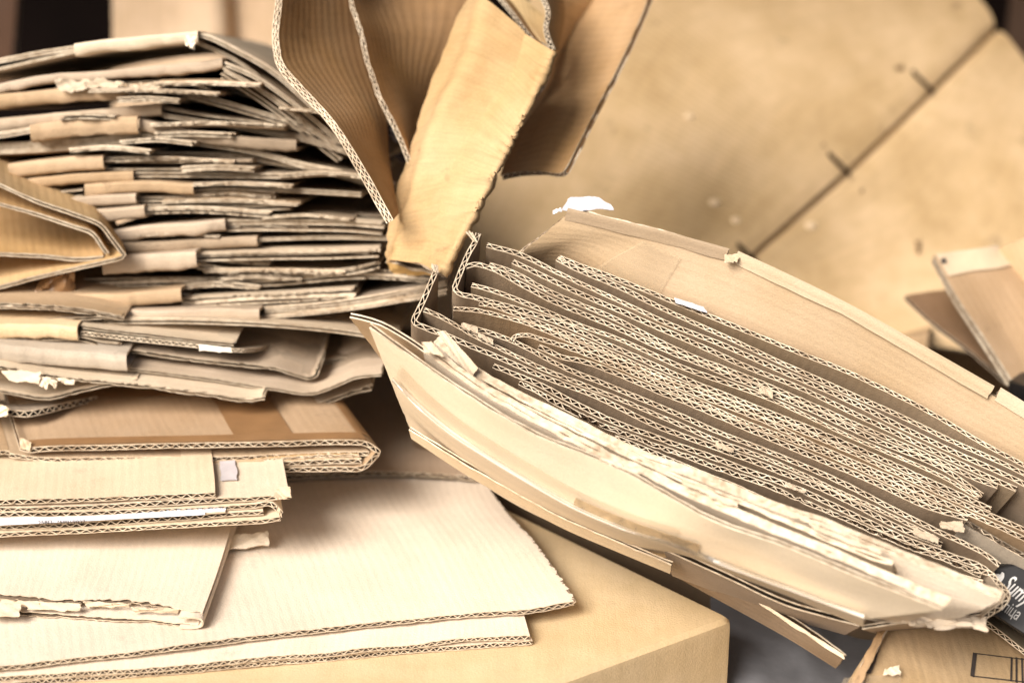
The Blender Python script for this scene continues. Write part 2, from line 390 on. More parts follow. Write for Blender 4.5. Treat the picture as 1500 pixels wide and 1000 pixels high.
a1 = flat('cardboard_sheet', [(-260, 1003), (0, 978), (200, 957), (480, 922), (700, 900), (790, 893), (846, 883)],
          [(-220, 690), (0, 690), (300, 690), (520, 690), (700, 697), (706, 702)], A_Z, color=(.64, .545, .44),
          right=[[(-250, 860), (0, 850), (400, 815), (700, 800), (792, 806)], [(-240, 760), (0, 755), (400, 745), (700, 742), (742, 748)]], jag=(.0012, 0, 0, .0045), nv=120, pitch=.0060)
a1.tag('widest pale beige sheet with torn right edge, lying bare across the lower left', 'cardboard sheet', 'pale sheets on the ochre carton')
for (x0, y0, x1, y1, i) in ((470, 760, 560, 850, 1), (520, 800, 500, 830, 2)):
    pass
# sheet behind it, in shade
hz = A_Z + .006
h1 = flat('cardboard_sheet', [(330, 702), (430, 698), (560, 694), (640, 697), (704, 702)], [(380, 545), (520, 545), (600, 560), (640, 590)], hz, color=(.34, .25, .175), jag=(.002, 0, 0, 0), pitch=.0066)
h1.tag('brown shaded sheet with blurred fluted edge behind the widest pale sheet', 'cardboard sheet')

# folded sheet with torn white front lip (lower left)
cz = A_Z + .004
c1 = flat('folded_sheet', [(-240, 905), (0, 898), (120, 905), (220, 912), (290, 920)], [(-200, 700), (0, 700), (200, 700), (352, 742)], cz, th=.003, color=(.66, .56, .45),
          right=[[(-230, 840), (0, 835), (200, 838), (316, 850)], [(-220, 780), (0, 780), (200, 780), (338, 780)]], jag=(.002, 0, 0, 0), flutes=False, nv=14)
c2 = Board('upper_leaf', [[PZ(x, y, cz + .0065) for x, y in q] for q in (
    [(-240, 872), (0, 876), (90, 884), (180, 882), (250, 892), (296, 903)], [(-230, 820), (0, 815), (200, 822), (320, 836)], [(-220, 770), (0, 770), (200, 770), (340, 772)], [(-200, 700), (0, 700), (200, 700), (356, 735)])],
    th=.0028, color=(.66, .56, .45), jag=(.004, 0, 0, 0), flutes=False, parent=c1.o, nv=14)
# rolled right-hand fold joining both leaves
fold_rows = []
for (x, y) in ((293, 912), (318, 842), (340, 776), (354, 738)):
    c_ = PZ(x, y, cz + .0032); fold_rows.append([c_ + np.array((-.012, 0, .0033)), c_ + np.array((-.003, 0, .0034)), c_ + np.array((.0012, 0, .0017)), c_ + np.array((.0012, 0, -.0015)), c_ + np.array((-.003, 0, -.0032)), c_ + np.array((-.012, 0, -.0032))])
Board('fold', fold_rows, th=.0012, color=(.66, .56, .45), flutes=False, parent=c1.o, ustep=.0008, wob=.0002)
for (x0, x1, y, dy, s_) in ((0, 60, 878, 10, 1), (35, 120, 880, 14, 2), (120, 190, 880, 9, 3), (190, 262, 888, 8, 4), (-60, 30, 880, 22, 6)):
    scrap('torn_paper', [PZ(x0, y, cz + .0075), PZ(x1, y + 4, cz + .0075), PZ(x1 - 3, y + dy, cz + .005), PZ(x0 + 8, y + dy, cz + .004)], parent=c1.o, color=(.56, .46, .34), seed=s_, amp=.0012, rag=.003)
c1.tag('folded beige sheet with torn whitish front lip, lowest left on the widest pale sheet', 'folded cardboard')
tp = scrap('torn_paper_scrap', [PZ(340, 781, cz + .004), PZ(392, 779, cz + .007), PZ(394, 795, cz + .005), PZ(330, 806, cz + .001)], color=(.74, .65, .52), seed=9, amp=.0018, rag=.002)
tag(tp, 'small curled torn paper strip peeking out beside the folded sheet with torn lip', 'paper scrap')

# fluted block of boards (stack D)
D_Y = .905
Bk = np.array((-.07, .34, .0)); BE = np.array((-.135, .34, .0))
def stack(name, px, Y, color=LT, back=Bk, L=1.0, th=.0036, pitch=.0066, rowdir=None, vst=(0, .012, .05, .2, .5, 1), jag=(.0009, 0, 0, 0), **k):
    fr = [PY(x, y, Y) for x, y in px]
    fr = fr if rowdir is None else fr
    return Board(name, [fr, [p + back * L for p in fr]], th=th, pitch=pitch, color=color, vst=np.array(vst), jag=jag, **k)
d = {}
G_D = 'boards stacked on the lower left folded sheet'
d4 = stack('cardboard_sheet', [(-200, 794), (0, 784), (120, 779), (300, 768), (400, 762), (411, 760)], D_Y, (.62, .50, .36)); d4.tag('lowest board of the block with pale label strip, lower left', 'cardboard sheet', G_D)
d3 = stack('cardboard_sheet', [(-200, 785), (0, 774), (130, 768), (300, 757), (386, 752)], D_Y + .002, (.64, .52, .38)); d3.tag('board directly beneath the pale paper strip with small printed numbers', 'cardboard sheet', G_D)
d2 = stack('cardboard_sheet', [(-200, 763), (0, 755), (130, 753), (300, 746), (370, 741), (398, 739), (406, 745), (411, 753)], D_Y + .003, (.60, .49, .36)); d2.tag('board with bent down right tip directly above the pale printed paper strip', 'cardboard sheet', G_D)
d1 = stack('cardboard_sheet', [(-200, 752), (0, 746), (150, 742), (300, 734), (424, 727)], D_Y + .004, (.62, .51, .39)); d1.tag('topmost long board of the lower left block, torn at its right end', 'cardboard sheet', G_D)
d0 = stack('cardboard_sheet', [(-200, 742), (0, 736), (150, 732), (300, 725), (317, 724)], D_Y + .003, (.60, .48, .34), jag=(.001, 0, 0, .001)); d0.tag('short pale board lying on the lower left block below the taped folded box', 'cardboard sheet', G_D)
scrap('torn_paper', [PY(400, 714, D_Y + .02), PY(424, 712, D_Y), PY(428, 730, D_Y - .002), PY(404, 730, D_Y - .002)], parent=d1.o, color=(.55, .44, .31), seed=12, amp=.0015, rag=.003)
scrap('torn_paper', [PY(404, 738, D_Y - .001), PY(411, 745, D_Y - .001), PY(413, 757, D_Y - .002), PY(407, 752, D_Y - .002)], parent=d2.o, color=(.55, .44, .31), seed=13, amp=.0006, rag=.001)
d1.patch('label', .845, .885, .06, .14, M_LILAC, side=-1 if normals(surf(d1.rows, np.linspace(0, 1, 5), np.array([0, .5, 1])))[1, 2, 2] < 0 else 1, rag=.001, label='pale lilac paper patch')
ps = Board('paper_strip', [[PY(-200, 776, D_Y - .001), PY(0, 765, D_Y - .001), PY(150, 761, D_Y - .001), PY(300, 752, D_Y - .001), PY(330, 750, D_Y)],
                           [PY(-200, 776, D_Y - .001) + (0, .1, 0), PY(0, 765, D_Y) + (0, .1, 0), PY(150, 761, D_Y) + (0, .1, 0), PY(330, 750, D_Y) + (0, .1, 0)]], th=.0012, liner=.0005, flutes=False, mat=M_WHITE)
ps.tag('thin lilac white paper strip with tiny numbers between two fluted boards', 'paper strip')
def text(name, s_, p, xd, yd, size, mat, parent=None, sx=1.0, shear=0, off=.0004, ext=.00008, bold=0):
    cu = bpy.data.curves.new(name, 'FONT'); cu.body = s_; cu.size = size; cu.extrude = ext; cu.shear = shear; cu.offset = bold; cu.resolution_u = 3
    o0 = bpy.data.objects.new(name, cu); COL.objects.link(o0)
    bpy.context.view_layer.update()
    me = bpy.data.meshes.new_from_object(o0); bpy.data.objects.remove(o0)
    x_ = unit(xd); z_ = unit(np.cross(x_, unit(yd))); y_ = np.cross(z_, x_)
    co = np.array([v.co[:] for v in me.vertices])
    w_ = np.asarray(p) + z_ * off + co[:, :1] * sx * x_ + co[:, 1:2] * y_ + co[:, 2:3] * z_
    me.vertices.foreach_set('co', w_.astype(np.float32).ravel()); me.update(); me.materials.clear(); me.materials.append(mat)
    o = bpy.data.objects.new(name, me); COL.objects.link(o)
    if parent: o.parent = parent
    return o
lab = scrap('printed_face', [PY(-10, 761, D_Y - .002), PY(300, 748.5, D_Y - .002), PY(300, 753.5, D_Y - .0025), PY(-10, 769.5, D_Y - .0025)], M_WHITE, ps.o, (1, 1, 1), t=.0002, amp=.0001, rag=.0002)
text('printed_number', '258\u041f  759019837', PY(56, 767, D_Y - .0033), RT + np.array((0, 0, .02)), (0, 0, 1), .0034, M_PRINT, ps.o, sx=1.15)

# taped folded box blank (E)
E_Y = .955
e_in = stack('folded_box', [(-200, 687), (0, 685.5), (150, 686), (300, 682), (420, 678), (500, 676), (530, 676)], E_Y, (.50, .37, .24), L=.8, pitch=.0068, back=BE)
e_in2 = stack('inner_leaf', [(14, 666), (40, 670), (150, 672), (300, 672), (420, 668.5), (487, 665), (541, 664)], E_Y + .003, (.48, .36, .24), parent=e_in.o, L=.8, pitch=.0068, back=BE)
e_in3 = stack('inner_leaf', [(336, 682), (420, 671.5), (480, 669), (527, 669)], E_Y + .001, (.46, .31, .17), parent=e_in.o, L=.6, th=.002, pitch=.006, jag=(.003, 0, 0, 0), back=BE)
e_in.tag('inner folded brown board tucked inside the taped folded box blank', 'folded cardboard')
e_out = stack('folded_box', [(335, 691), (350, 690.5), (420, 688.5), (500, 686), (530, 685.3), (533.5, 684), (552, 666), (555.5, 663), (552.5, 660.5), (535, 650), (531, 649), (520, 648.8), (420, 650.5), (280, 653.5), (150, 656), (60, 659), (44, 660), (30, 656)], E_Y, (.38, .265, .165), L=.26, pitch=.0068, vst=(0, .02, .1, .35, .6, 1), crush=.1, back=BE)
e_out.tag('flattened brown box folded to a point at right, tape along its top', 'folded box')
sdn = -1 if normals(surf(e_out.rows, np.linspace(0, 1, 400), np.array([0, .5, 1])))[1, 300, 2] < 0 else 1
def u_at(bd, px, py, Y):
    us = np.linspace(0, 1, 800); q = crom(bd.rows[0], us); t = PY(px, py, Y); return us[np.argmin(((q - t) ** 2).sum(1))]
uR, uL = u_at(e_out, 536, 650, E_Y), u_at(e_out, 46, 660, E_Y)
e_out.patch('tape', uR, uL, .01, .11, M_TAPE, sdn, n=(60, 5))
e_out.patch('tape', u_at(e_out, 435, 650, E_Y), u_at(e_out, 348, 652, E_Y), .113, .98, M_TAPE, sdn, n=(14, 12))
e_out.patch('tape', u_at(e_out, 545, 655, E_Y), u_at(e_out, 529, 649, E_Y), .115, .98, M_TAPE, sdn, n=(12, 12))
e_out.patch('tape', u_at(e_out, 340, 652, E_Y), u_at(e_out, 46, 660, E_Y), .80, .98, M_TAPE, sdn, n=(24, 6))
scrap('torn_edge', [PY(30, 640, E_Y), PY(46, 648, E_Y), PY(44, 660, E_Y - .001), PY(29, 656, E_Y - .001)], parent=e_out.o, color=LT, seed=22, amp=.001, rag=.001)
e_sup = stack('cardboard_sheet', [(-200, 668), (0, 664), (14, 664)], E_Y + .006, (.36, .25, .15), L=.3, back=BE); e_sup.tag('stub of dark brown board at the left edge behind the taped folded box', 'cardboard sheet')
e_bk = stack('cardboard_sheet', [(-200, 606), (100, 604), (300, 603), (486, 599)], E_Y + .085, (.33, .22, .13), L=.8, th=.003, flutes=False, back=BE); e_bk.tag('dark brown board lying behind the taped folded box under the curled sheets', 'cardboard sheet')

# ------------------------------------------------------------ middle and upper left pile
G_M0 = 'curled sheets above the taped folded box'
def pileY(Y): return max(1.018, 1.03 + (Y - 1.11) * .8) if Y > 1.055 else Y
def leaf(px, Y, tpx, color, label, L=.26, slope=.02, dx=.0, jag=.0012, name='cardboard_sheet', group='sheets piled at the upper left', mat=None, liner=.0011, parent=None, cat='cardboard sheet', L1=None):
    """sheet seen on its closed long edge: flutes parallel to that edge"""
    Y = pileY(Y); slope = -.24 if Y > 1.015 else -.06
    if group == G_M0: slope = -.06
    th = tpx * KP * (Y / FW[1]) * .9
    rows = []
    for x, y in px:
        a = PY(x, y, Y); rows.append([a, a + np.array((dx, 1, slope)) * L * .08, a + np.array((dx, 1, slope)) * L])
    b = Board(name, rows, th=th, color=color, jag=(.002, .002, jag * 1.1, 0), flutes=False, liner=min(liner, th * .42), ustep=.006, nv=max(12, int(sum(abs(b_[0] - a_[0]) for a_, b_ in zip(px, px[1:])) / 5)), wob=.0011, wobs=70, crush=.5, mat=mat or M_WORN, parent=parent)
    # inner medium as one crushed layer, set back from the edge
    if parent is None: b.tag(label, cat, group)
    rr = [[r[0] + np.array((0, .0035, 0)), r[-1]] for r in rows]
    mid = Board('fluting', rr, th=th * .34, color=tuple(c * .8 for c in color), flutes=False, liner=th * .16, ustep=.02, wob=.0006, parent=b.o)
    return b
def fold(px, Y, hpx, color, label, L=.24, slope=.02, th=.0022, name='folded_sheet', group='sheets piled at the upper left', mat=None, parent=None, nose=.5, dx=0, bulge=.0):
    """sheet folded back on itself, its rounded fold facing the camera"""
    Y = pileY(Y); slope = -.06 if group == G_M0 else -.24
    rows = []; H = hpx * KP * (Y / FW[1]) - th * .6; H = max(H, .0025)
    for x, y in px:
        a = PY(x, y, Y); r = []
        for d_, h in ((L, .5), (L * .5, .5), (.03, .5), (.012, .5), (.0028, .5), (.0006, .46), (0, .34), (-.0002, 0), (0, -.34), (.0006, -.46), (.0028, -.5), (.012, -.5), (.03, -.5), (L * .5, -.5), (L, -.5)):
            r.append(a + np.array((dx * d_, d_, slope * d_ + h * H)))
        rows.append(r)
    us = None
    # direct grid (no uniform resampling): rows along the edge, profile across
    a = np.array(rows); SEED[0] += 1; sd_ = SEED[0]
    V = length(a[:, 7]); nv = int(np.clip(V / .0022, 8, 120)); vv = np.linspace(0, 1, nv)
    S = np.stack([crom(a[:, k], vv) for k in range(a.shape[1])], 1)
    S[:, :, 2] += (.0007 * vnoise(vv * V * 25, sd_))[:, None]
    S[:, :, 1] += (.0015 * vnoise(vv * V * 30, sd_ + 1))[:, None]
    S[:, 5:10, 2] += (.0006 * fnoise(vv * V * 60, sd_ + 2))[:, None]; S[:, 4:11, 1] += (.0010 * fnoise(vv * V * 110, sd_ + 4))[:, None]
    S[:, 8:12, 2] -= (.0022 * np.clip(fnoise(vv * V * 45, sd_ + 6), 0, 1))[:, None]
    N = normals(S); mb = MB()
    pl = np.concatenate([[0], np.cumsum(np.linalg.norm(np.diff(a[0], axis=0), axis=1))])
    uvs = np.stack(np.broadcast_arrays(pl[None, :] + sd_ * .1, (vv * V)[:, None]), 2)
    mb.slab(S, N, th, 0, 1, uvs)
    o = mb.build(name, [mat or M_WORN, M_RIM2], parent, color)
    if parent is None: tag(o, label, 'folded cardboard', group)
    return o
UY = 1.17
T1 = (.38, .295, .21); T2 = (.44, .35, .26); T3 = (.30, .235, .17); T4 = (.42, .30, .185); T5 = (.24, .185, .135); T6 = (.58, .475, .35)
# from the bottom up (y grows downwards in the photo)
leaf([(150, 468), (300, 470), (410, 476), (545, 492), (580, 500)], 1.06, 11, T6, 'long pale edged sheet sloping down right just above the curled lower sheets')
leaf([(385, 466), (520, 452), (600, 438), (655, 428)], 1.12, 8, T4, 'thin brown sheet rising right, lower of the two behind the bundle corner', jag=.002)
leaf([(385, 455), (500, 445), (600, 427), (655, 415)], 1.125, 8, T2, 'thin sheet rising right, upper of the two behind the bundle corner', jag=.002)
fold([(150, 461), (270, 461), (380, 459)], 1.11, 15, T2, 'pale grey folded edge directly under the torn cream one', bulge=0)
leaf([(265, 446), (350, 440), (440, 436), (520, 432)], 1.13, 16, T6, 'cream sheet with ragged torn right end above the pair rising right', jag=.004)
fold([(100, 438), (180, 437), (265, 434)], 1.12, 20, T4, 'tan folded edge at the end of the open pocket box, low in the pile')
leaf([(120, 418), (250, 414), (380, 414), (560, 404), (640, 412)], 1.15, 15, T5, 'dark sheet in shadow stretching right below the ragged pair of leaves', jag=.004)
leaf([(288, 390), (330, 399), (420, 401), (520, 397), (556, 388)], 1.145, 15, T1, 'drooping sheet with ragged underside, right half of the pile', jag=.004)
leaf([(286, 378), (400, 374), (480, 373), (556, 370)], 1.14, 16, T6, 'bright cream double edge above the drooping ragged sheet', jag=.002)
fold([(150, 390), (220, 383), (288, 379)], 1.13, 24, T2, 'pale folded edge just right of the open pocket box tip')
leaf([(370, 353), (480, 349), (575, 350)], 1.16, 9, T3, 'thin dim sheet squeezed under the thick pale double edge at right')
fold([(150, 364), (280, 358), (376, 355)], 1.15, 14, T1, 'tan folded edge second above the pocket box tip')
leaf([(328, 329), (450, 328), (520, 330), (562, 334)], 1.155, 20, T6, 'thick pale double edge ending under the hanging flap at right')
fold([(140, 348), (240, 338), (330, 331)], 1.15, 16, T2, 'greyish folded edge rising to the thick pale double edge')
leaf([(200, 309), (300, 305), (425, 302)], 1.16, 15, T6, 'pale sheet with bright squared right end, fourth step down at the middle')
fold([(90, 320), (150, 314), (212, 309)], 1.15, 17, T1, 'worn folded edge left of the bright squared end')
leaf([(300, 322), (420, 316), (570, 318)], 1.20, 12, T5, 'dim sheet in the gap above the thick pale double edge')
leaf([(198, 292), (300, 291), (402, 293)], 1.165, 13, T2, 'short grey cream sheet between two brighter squared ends')
fold([(70, 302), (140, 296), (200, 291)], 1.155, 14, T2, 'pale grey folded edge low at left above the pocket box')
leaf([(285, 279), (400, 280), (530, 287)], 1.17, 10, T2, 'long thin sheet reaching right to the hanging flap', jag=.001)
fold([(124, 279), (200, 273), (284, 276)], 1.16, 15, T4, 'orange tan folded edge left of the long thin sheet')
leaf([(20, 291), (70, 286), (124, 281)], 1.165, 12, T5, 'dark ragged sheet end left of the orange tan folded edge')
leaf([(190, 257), (300, 257), (417, 260)], 1.17, 15, T6, 'cream sheet with bright blunt end, middle of the upper pile')
fold([(40, 270), (120, 261), (195, 257)], 1.165, 13, T4, 'brown folded edge left of the bright blunt end')
leaf([(150, 240), (250, 241), (368, 240)], 1.175, 15, T2, 'frayed grey white sheet beneath the shaded brown face')
fold([(12, 251), (80, 243), (152, 238)], 1.165, 20, T4, 'thick tan folded edge at far left under the broad brown face')
leaf([(150, 224), (250, 226), (340, 228), (420, 240), (520, 262), (575, 280)], 1.20, 7, T3, 'dim sheet curving down right, just over the frayed grey white one')
leaf([(205, 196), (300, 212), (390, 227), (435, 240), (520, 258), (575, 276)], 1.185, 9, T1, 'thin sheet sloping right below the folded tan corner')
fold([(204, 184), (270, 196), (350, 207), (434, 213)], 1.18, 14, T3, 'dark hollow folded sheet sloping right from the tan corner', th=.0026)
fold([(46, 196), (120, 187), (202, 182)], 1.175, 24, T4, 'light orange tan folded edge ending in a sharp corner at its right')
leaf([(-60, 222), (80, 216), (180, 206), (205, 200)], 1.19, 26, (.38, .25, .14), 'broad orange brown face in shade at the left of the upper pile', jag=0, liner=.004)
leaf([(-60, 203), (0, 198), (48, 190)], 1.18, 10, T5, 'grey stub end at the far left edge beside the tan fold')
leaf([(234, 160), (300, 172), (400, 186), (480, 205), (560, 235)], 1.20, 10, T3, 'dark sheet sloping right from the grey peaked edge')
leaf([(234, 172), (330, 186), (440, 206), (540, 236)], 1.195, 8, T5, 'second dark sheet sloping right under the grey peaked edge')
fold([(-60, 190), (0, 182), (90, 174), (160, 168), (236, 161)], 1.19, 16, T1, 'grey brown folded edge rising to a peak below the torn white sheet')
leaf([(240, 133), (300, 147), (360, 163), (430, 184), (500, 210)], 1.20, 12, T2, 'pale torn sheet sloping down right from the torn white tatters')
tf = fold([(-60, 152), (0, 147), (80, 141), (160, 136), (242, 131)], 1.20, 18, T4, 'orange tan folded edge with torn white tatters on top')
for i, (x0, x1, y, dy) in enumerate(((80, 130, 116, 18), (120, 180, 116, 12), (184, 210, 122, 20), (205, 242, 122, 14))):
    scrap('torn_paper', [PY(x0, y, pileY(1.195)), PY(x1, y + 2, pileY(1.195)), PY(x1 - 3, y + dy, pileY(1.19)), PY(x0 + 4, y + dy - 2, pileY(1.19))], parent=tf, color=(.52, .43, .32), seed=40 + i, amp=.003, rag=.005)
leaf([(250, 114), (300, 122), (370, 140), (440, 170)], 1.24, 8, T5, 'dim sheet sagging in the dark hollow under the double peak')
for (dy, c_, lb) in ((0, T6, 'upper'), (13, T2, 'middle'), (25, T1, 'lowest')):
    leaf([(328 - dy * .2, 94 + dy * .6), (370, 112 + dy), (420, 146 + dy), (460, 178 + dy), (500, 212 + dy * .9)], 1.19 + dy * .0004, 9, c_, '%s of three parallel boards falling right from the second peak' % lb)
fold([(-60, 138), (0, 129), (60, 117), (150, 110), (250, 101), (326, 92)], 1.20, 11, T2, 'pale folded edge forming the second peak near the top of the pile')
leaf([(288, 62), (340, 86), (400, 130), (450, 172), (500, 205)], 1.215, 8, T2, 'lower board of the falling right slope under the topmost fold')
leaf([(286, 50), (300, 53), (345, 74), (400, 106), (440, 140), (490, 186)], 1.205, 10, T6, 'topmost pale board falling right from the first peak')
fold([(110, 74), (160, 66), (220, 60), (290, 55)], 1.20, 15, T6, 'topmost pale folded edge with torn tip at the pile summit')
leaf([(-60, 112), (0, 101), (60, 88), (116, 76)], 1.21, 7, T1, 'lower of two thin leaves at the top left edge of the pile')
leaf([(-60, 99), (0, 89), (60, 78), (122, 69)], 1.213, 7, T5, 'upper of two thin leaves at the top left edge of the pile')
scrap('torn_paper_scrap', [PY(270, 52, pileY(1.19)), PY(288, 54, pileY(1.19)), PY(284, 72, pileY(1.188)), PY(272, 66, pileY(1.188))], color=(.8, .7, .56), seed=61, amp=.002, rag=.002)
tag(bpy.data.objects['torn_paper_scrap.001'], 'tiny torn paper tip hanging from the topmost fold of the pile', 'paper scrap')

rr_ = random.Random(11)
for k in range(26):
    y = 118 + k * 12.5; x0 = rr_.uniform(60, 420) if y < 260 else rr_.uniform(150, 430); wx = rr_.uniform(80, 220); x1 = min(x0 + wx, 545)
    sag = -14 if y < 170 else -6; tl_r = (x1 - x0) * (.22 if y < 200 and x0 > 250 else .02)
    leaf([(x0, y + 4), (x0 + (x1 - x0) * .5, y + rr_.uniform(-2, 2) + tl_r * .4), (x1, y + 3 + tl_r)], 1.14 + (430 - y) * .0001 + rr_.uniform(-.004, .008), rr_.uniform(5, 9), rr_.choice((T1, T3, T5, T2, T4)),
         'thin ragged sheet end squeezed in a gap between thicker folds of the upper left pile', jag=.004)
# curled sheets between pile and taped box
G_M = 'curled sheets above the taped folded box'
MY = 1.0
def mleaf(px, Y, t, c, lab, **k): return leaf(px, Y, t, c, lab, group=G_M, liner=.0007, L=k.pop('L', .2), **k)
fl = Board('cardboard_sheet', [[PY(x, y, MY - .02 + (.11 if x > 200 else 0.0005 * max(0, x - 50))) for x, y in ((-80, 590), (0, 601), (22, 605), (40, 606), (60, 603), (100, 593), (150, 583), (225, 572), (300, 566))],
                               [PY(x, y, MY + .16) for x, y in ((-80, 560), (0, 566), (40, 566), (60, 566), (100, 562), (150, 560), (225, 558), (300, 556))]], th=.0042, color=(.38, .31, .24), pitch=.0062, vst=np.array((0, .02, .1, .4, 1)), jag=(.001, 0, 0, 0))
fl.tag('grey sheet with bare fluted edge curling up right over the taped box', 'cardboard sheet', G_M)
scrap('torn_paper', [PY(-20, 594, MY - .02), PY(12, 596, MY - .024), PY(10, 610, MY - .024), PY(-20, 612, MY - .02)], parent=fl.o, color=(.82, .72, .56), seed=71, amp=.003, rag=.003)
mleaf([(-80, 568), (0, 574), (40, 581), (66, 584), (100, 577), (150, 565), (200, 558)], MY - .01, 11, T6, 'cream sheet bent at a shallow valley above the bare fluted edge', jag=.002)
mleaf([(366, 592), (400, 598), (440, 598), (470, 590), (500, 578), (545, 566)], MY + .01, 9, T2, 'torn sheet curling down at right above the taped box', jag=.004, L=.16)
mw = mleaf([(-80, 532), (0, 539), (60, 549), (130, 558), (200, 566), (300, 579), (380, 586), (387, 584)], MY - .015, 9, T6, 'long whitish sheet with torn lip hanging under its left end', jag=.003)
for i, (x0, x1, y, dy) in enumerate(((0, 60, 548, 14), (45, 74, 556, 14), (66, 84, 560, 10), (80, 110, 559, 4))):
    scrap('torn_paper', [PY(x0, y - 6, MY - .018), PY(x1, y - 3, MY - .018), PY(x1 - 3, y + dy, MY - .021), PY(x0 + 14, y + dy * .7, MY - .021)], parent=mw.o, color=(.68, .57, .43), seed=80 + i, amp=.0015, rag=.003)
mleaf([(188, 541), (300, 555), (400, 570), (461, 576), (490, 566), (520, 553), (560, 548)], MY + .0, 8, T2, 'lower leaf with squared corner curling right, mouth of the grey roll', jag=.001)
mleaf([(188, 514), (300, 528), (400, 539), (463, 547), (464, 541)], MY + .008, 7, T2, 'upper leaf with rough lip leaving the mouth of the grey roll', jag=.002)
mleaf([(440, 540), (500, 530), (560, 528)], MY + .05, 8, T3, 'dim sheet end behind the squared corners at the pile foot', jag=.001)
gr = fold([(-80, 510), (0, 517), (80, 523), (150, 526), (186, 530)], MY - .006, 26, (.44, .375, .30), 'grey rolled fold with open end at the left edge', group=G_M, th=.0022)
mleaf([(-80, 500), (0, 500), (60, 497), (122, 499), (150, 506), (176, 508)], MY + .004, 9, T6, 'bright thin sheet lying on the grey roll', jag=.001)
mb_ = Board('cardboard_sheet', [[PY(x, y, MY + .004 + (.0009 * max(0, x - 345))) for x, y in ((118, 487), (200, 497), (290, 507), (345, 513), (400, 507), (450, 499), (500, 493))],
                               [PY(x, y, MY + .2) for x, y in ((118, 470), (200, 474), (290, 480), (345, 482), (400, 482), (450, 480), (500, 478))]], th=.0030, color=T3, pitch=.0040, vst=np.array((0, .02, .1, .4, 1)), jag=(.001, 0, 0, 0))
mb_.tag('tan sheet with fine flutes at its blunt right corner, folded box mouth', 'cardboard sheet', G_M)
mleaf([(116, 479), (150, 484), (220, 492), (290, 500), (344, 505)], MY + .006, 6, T6, 'thin cream lip of the box mouth, above the fine fluted corner', jag=.0015)
scrap('torn_paper_scrap', [PY(292, 504, MY - .002), PY(338, 509, MY - .002), PY(340, 516, MY - .003), PY(292, 513, MY - .003)], color=(.84, .77, .66), seed=91, amp=.0005, rag=.001)
tag(bpy.data.objects['torn_paper_scrap.002'], 'bright paper tip stuck on the blunt corner with fine flutes', 'paper scrap')
fold([(-80, 483), (0, 484), (60, 485), (114, 487)], MY + .002, 21, (.58, .43, .26), 'light ochre folded edge at left with a bright lower rim', group=G_M, th=.0022)
mleaf([(-80, 471), (0, 471), (80, 471), (176, 467)], MY + .012, 6, T3, 'thin dark frayed leaf under the fuzzy edged top sheet', jag=.002)
mleaf([(-80, 448), (0, 450), (80, 453), (140, 459), (180, 467)], MY + .01, 14, T4, 'fuzzy edged brown sheet ending in a point under the pocket box', jag=.003)

# open pocket box at the left edge
J_Y = 1.03
def pocket(px, name, color, parent=None, L=.2, th=.003, Y=J_Y, **k):
    fr = [PY(x, y, Y) for x, y in px]; bk = [p + np.array((-.06, L, -.01)) for p in fr]
    mid = [a * .9 + b * .1 for a, b in zip(fr, bk)]
    return Board(name, [fr, mid, bk], th=th, color=color, parent=parent, jag=(.0015, 0, 0, 0), flutes=False, liner=.0011, mat=M_WORN, nv=14, ustep=.003, **k)
j1 = pocket([(-120, 205), (0, 271), (60, 298), (120, 319), (146, 330), (164, 352), (179, 371), (182, 374.5), (178, 377.5), (160, 383), (120, 392), (60, 404), (0, 420), (-120, 440)], 'pocket_box', (.50, .34, .17))
j1.tag('half open flattened box with sharp folded tip jutting in from the left edge', 'flattened box')
pocket([(-120, 250), (0, 300), (60, 317), (110, 332), (136, 342), (152, 364), (158, 372)], 'inner_flap', (.46, .30, .14), j1.o, Y=J_Y + .002)
pocket([(-120, 372), (0, 372), (60, 374), (120, 379), (152, 377)], 'inner_flap', (.46, .30, .14), j1.o, Y=J_Y + .004)
gl = scrap('glue_strip', [PY(62, 402, J_Y + .01), PY(108, 396, J_Y + .012), PY(111, 447, J_Y + .012), PY(40, 447, J_Y + .01)], M_TAPE, j1.o, OR, seed=95, amp=.006, rag=.003, t=.0008)

# ------------------------------------------------------------ the standing bundle
BV = unit(FW + RT * ((620 - 750) * KP) + UP * ((500 - 1700) * KP))    # the boards run this way into the bundle
C0 = P(1000, 560, 1.0)
def PB(x, y, off=0): return PP(x, y, C0 - BV * off, BV)
G_B = 'corrugated boards standing in the bundle'
RB = []
def rowb(px, color, lab, off=0.0, L=.22, th=.0034, pitch=.0061, **k):
    fr = [PB(x, y, off) for x, y in px]
    RB.append(1); q_ = random.Random(len(RB) * 7)
    k.setdefault('jag', (.0005 + .0006 * q_.random(), 0, 0, 0)); k.setdefault('crush', q_.choice((.06, .12, .2, .3))); pitch *= q_.uniform(.88, 1.12); th *= q_.uniform(.92, 1.03)
    b = Board('cardboard_sheet', [fr, [p + BV * L for p in fr]], th=th, color=color, pitch=pitch, vst=np.array((0, .008, .03, .08, .2, .5, 1)), wob=.0008, wobs=26, **k)
    b.tag(lab, 'cardboard sheet', G_B); return b
g1 = (.345, .258, .178); g2 = (.305, .225, .152); g3 = (.385, .288, .19); g4 = (.40, .28, .17)
rowb([(820, 375), (900, 407), (1000, 446), (1120, 494), (1240, 544), (1380, 614), (1500, 681), (1640, 765)], g3, 'rearmost fluted board, long edge against the tall tan back flap')
rowb([(817, 377), (850, 395), (900, 417), (1000, 463), (1120, 518), (1250, 576), (1380, 639), (1500, 692), (1640, 772)], g1, 'second fluted board from the back, parting from the rearmost one toward the right')
rowb([(714, 357), (760, 371), (800, 391), (900, 436), (1000, 481), (1120, 532), (1250, 590), (1380, 652), (1484, 700), (1640, 790)], g1, 'third fluted board from the back, square upper left corner left of the tall flap')
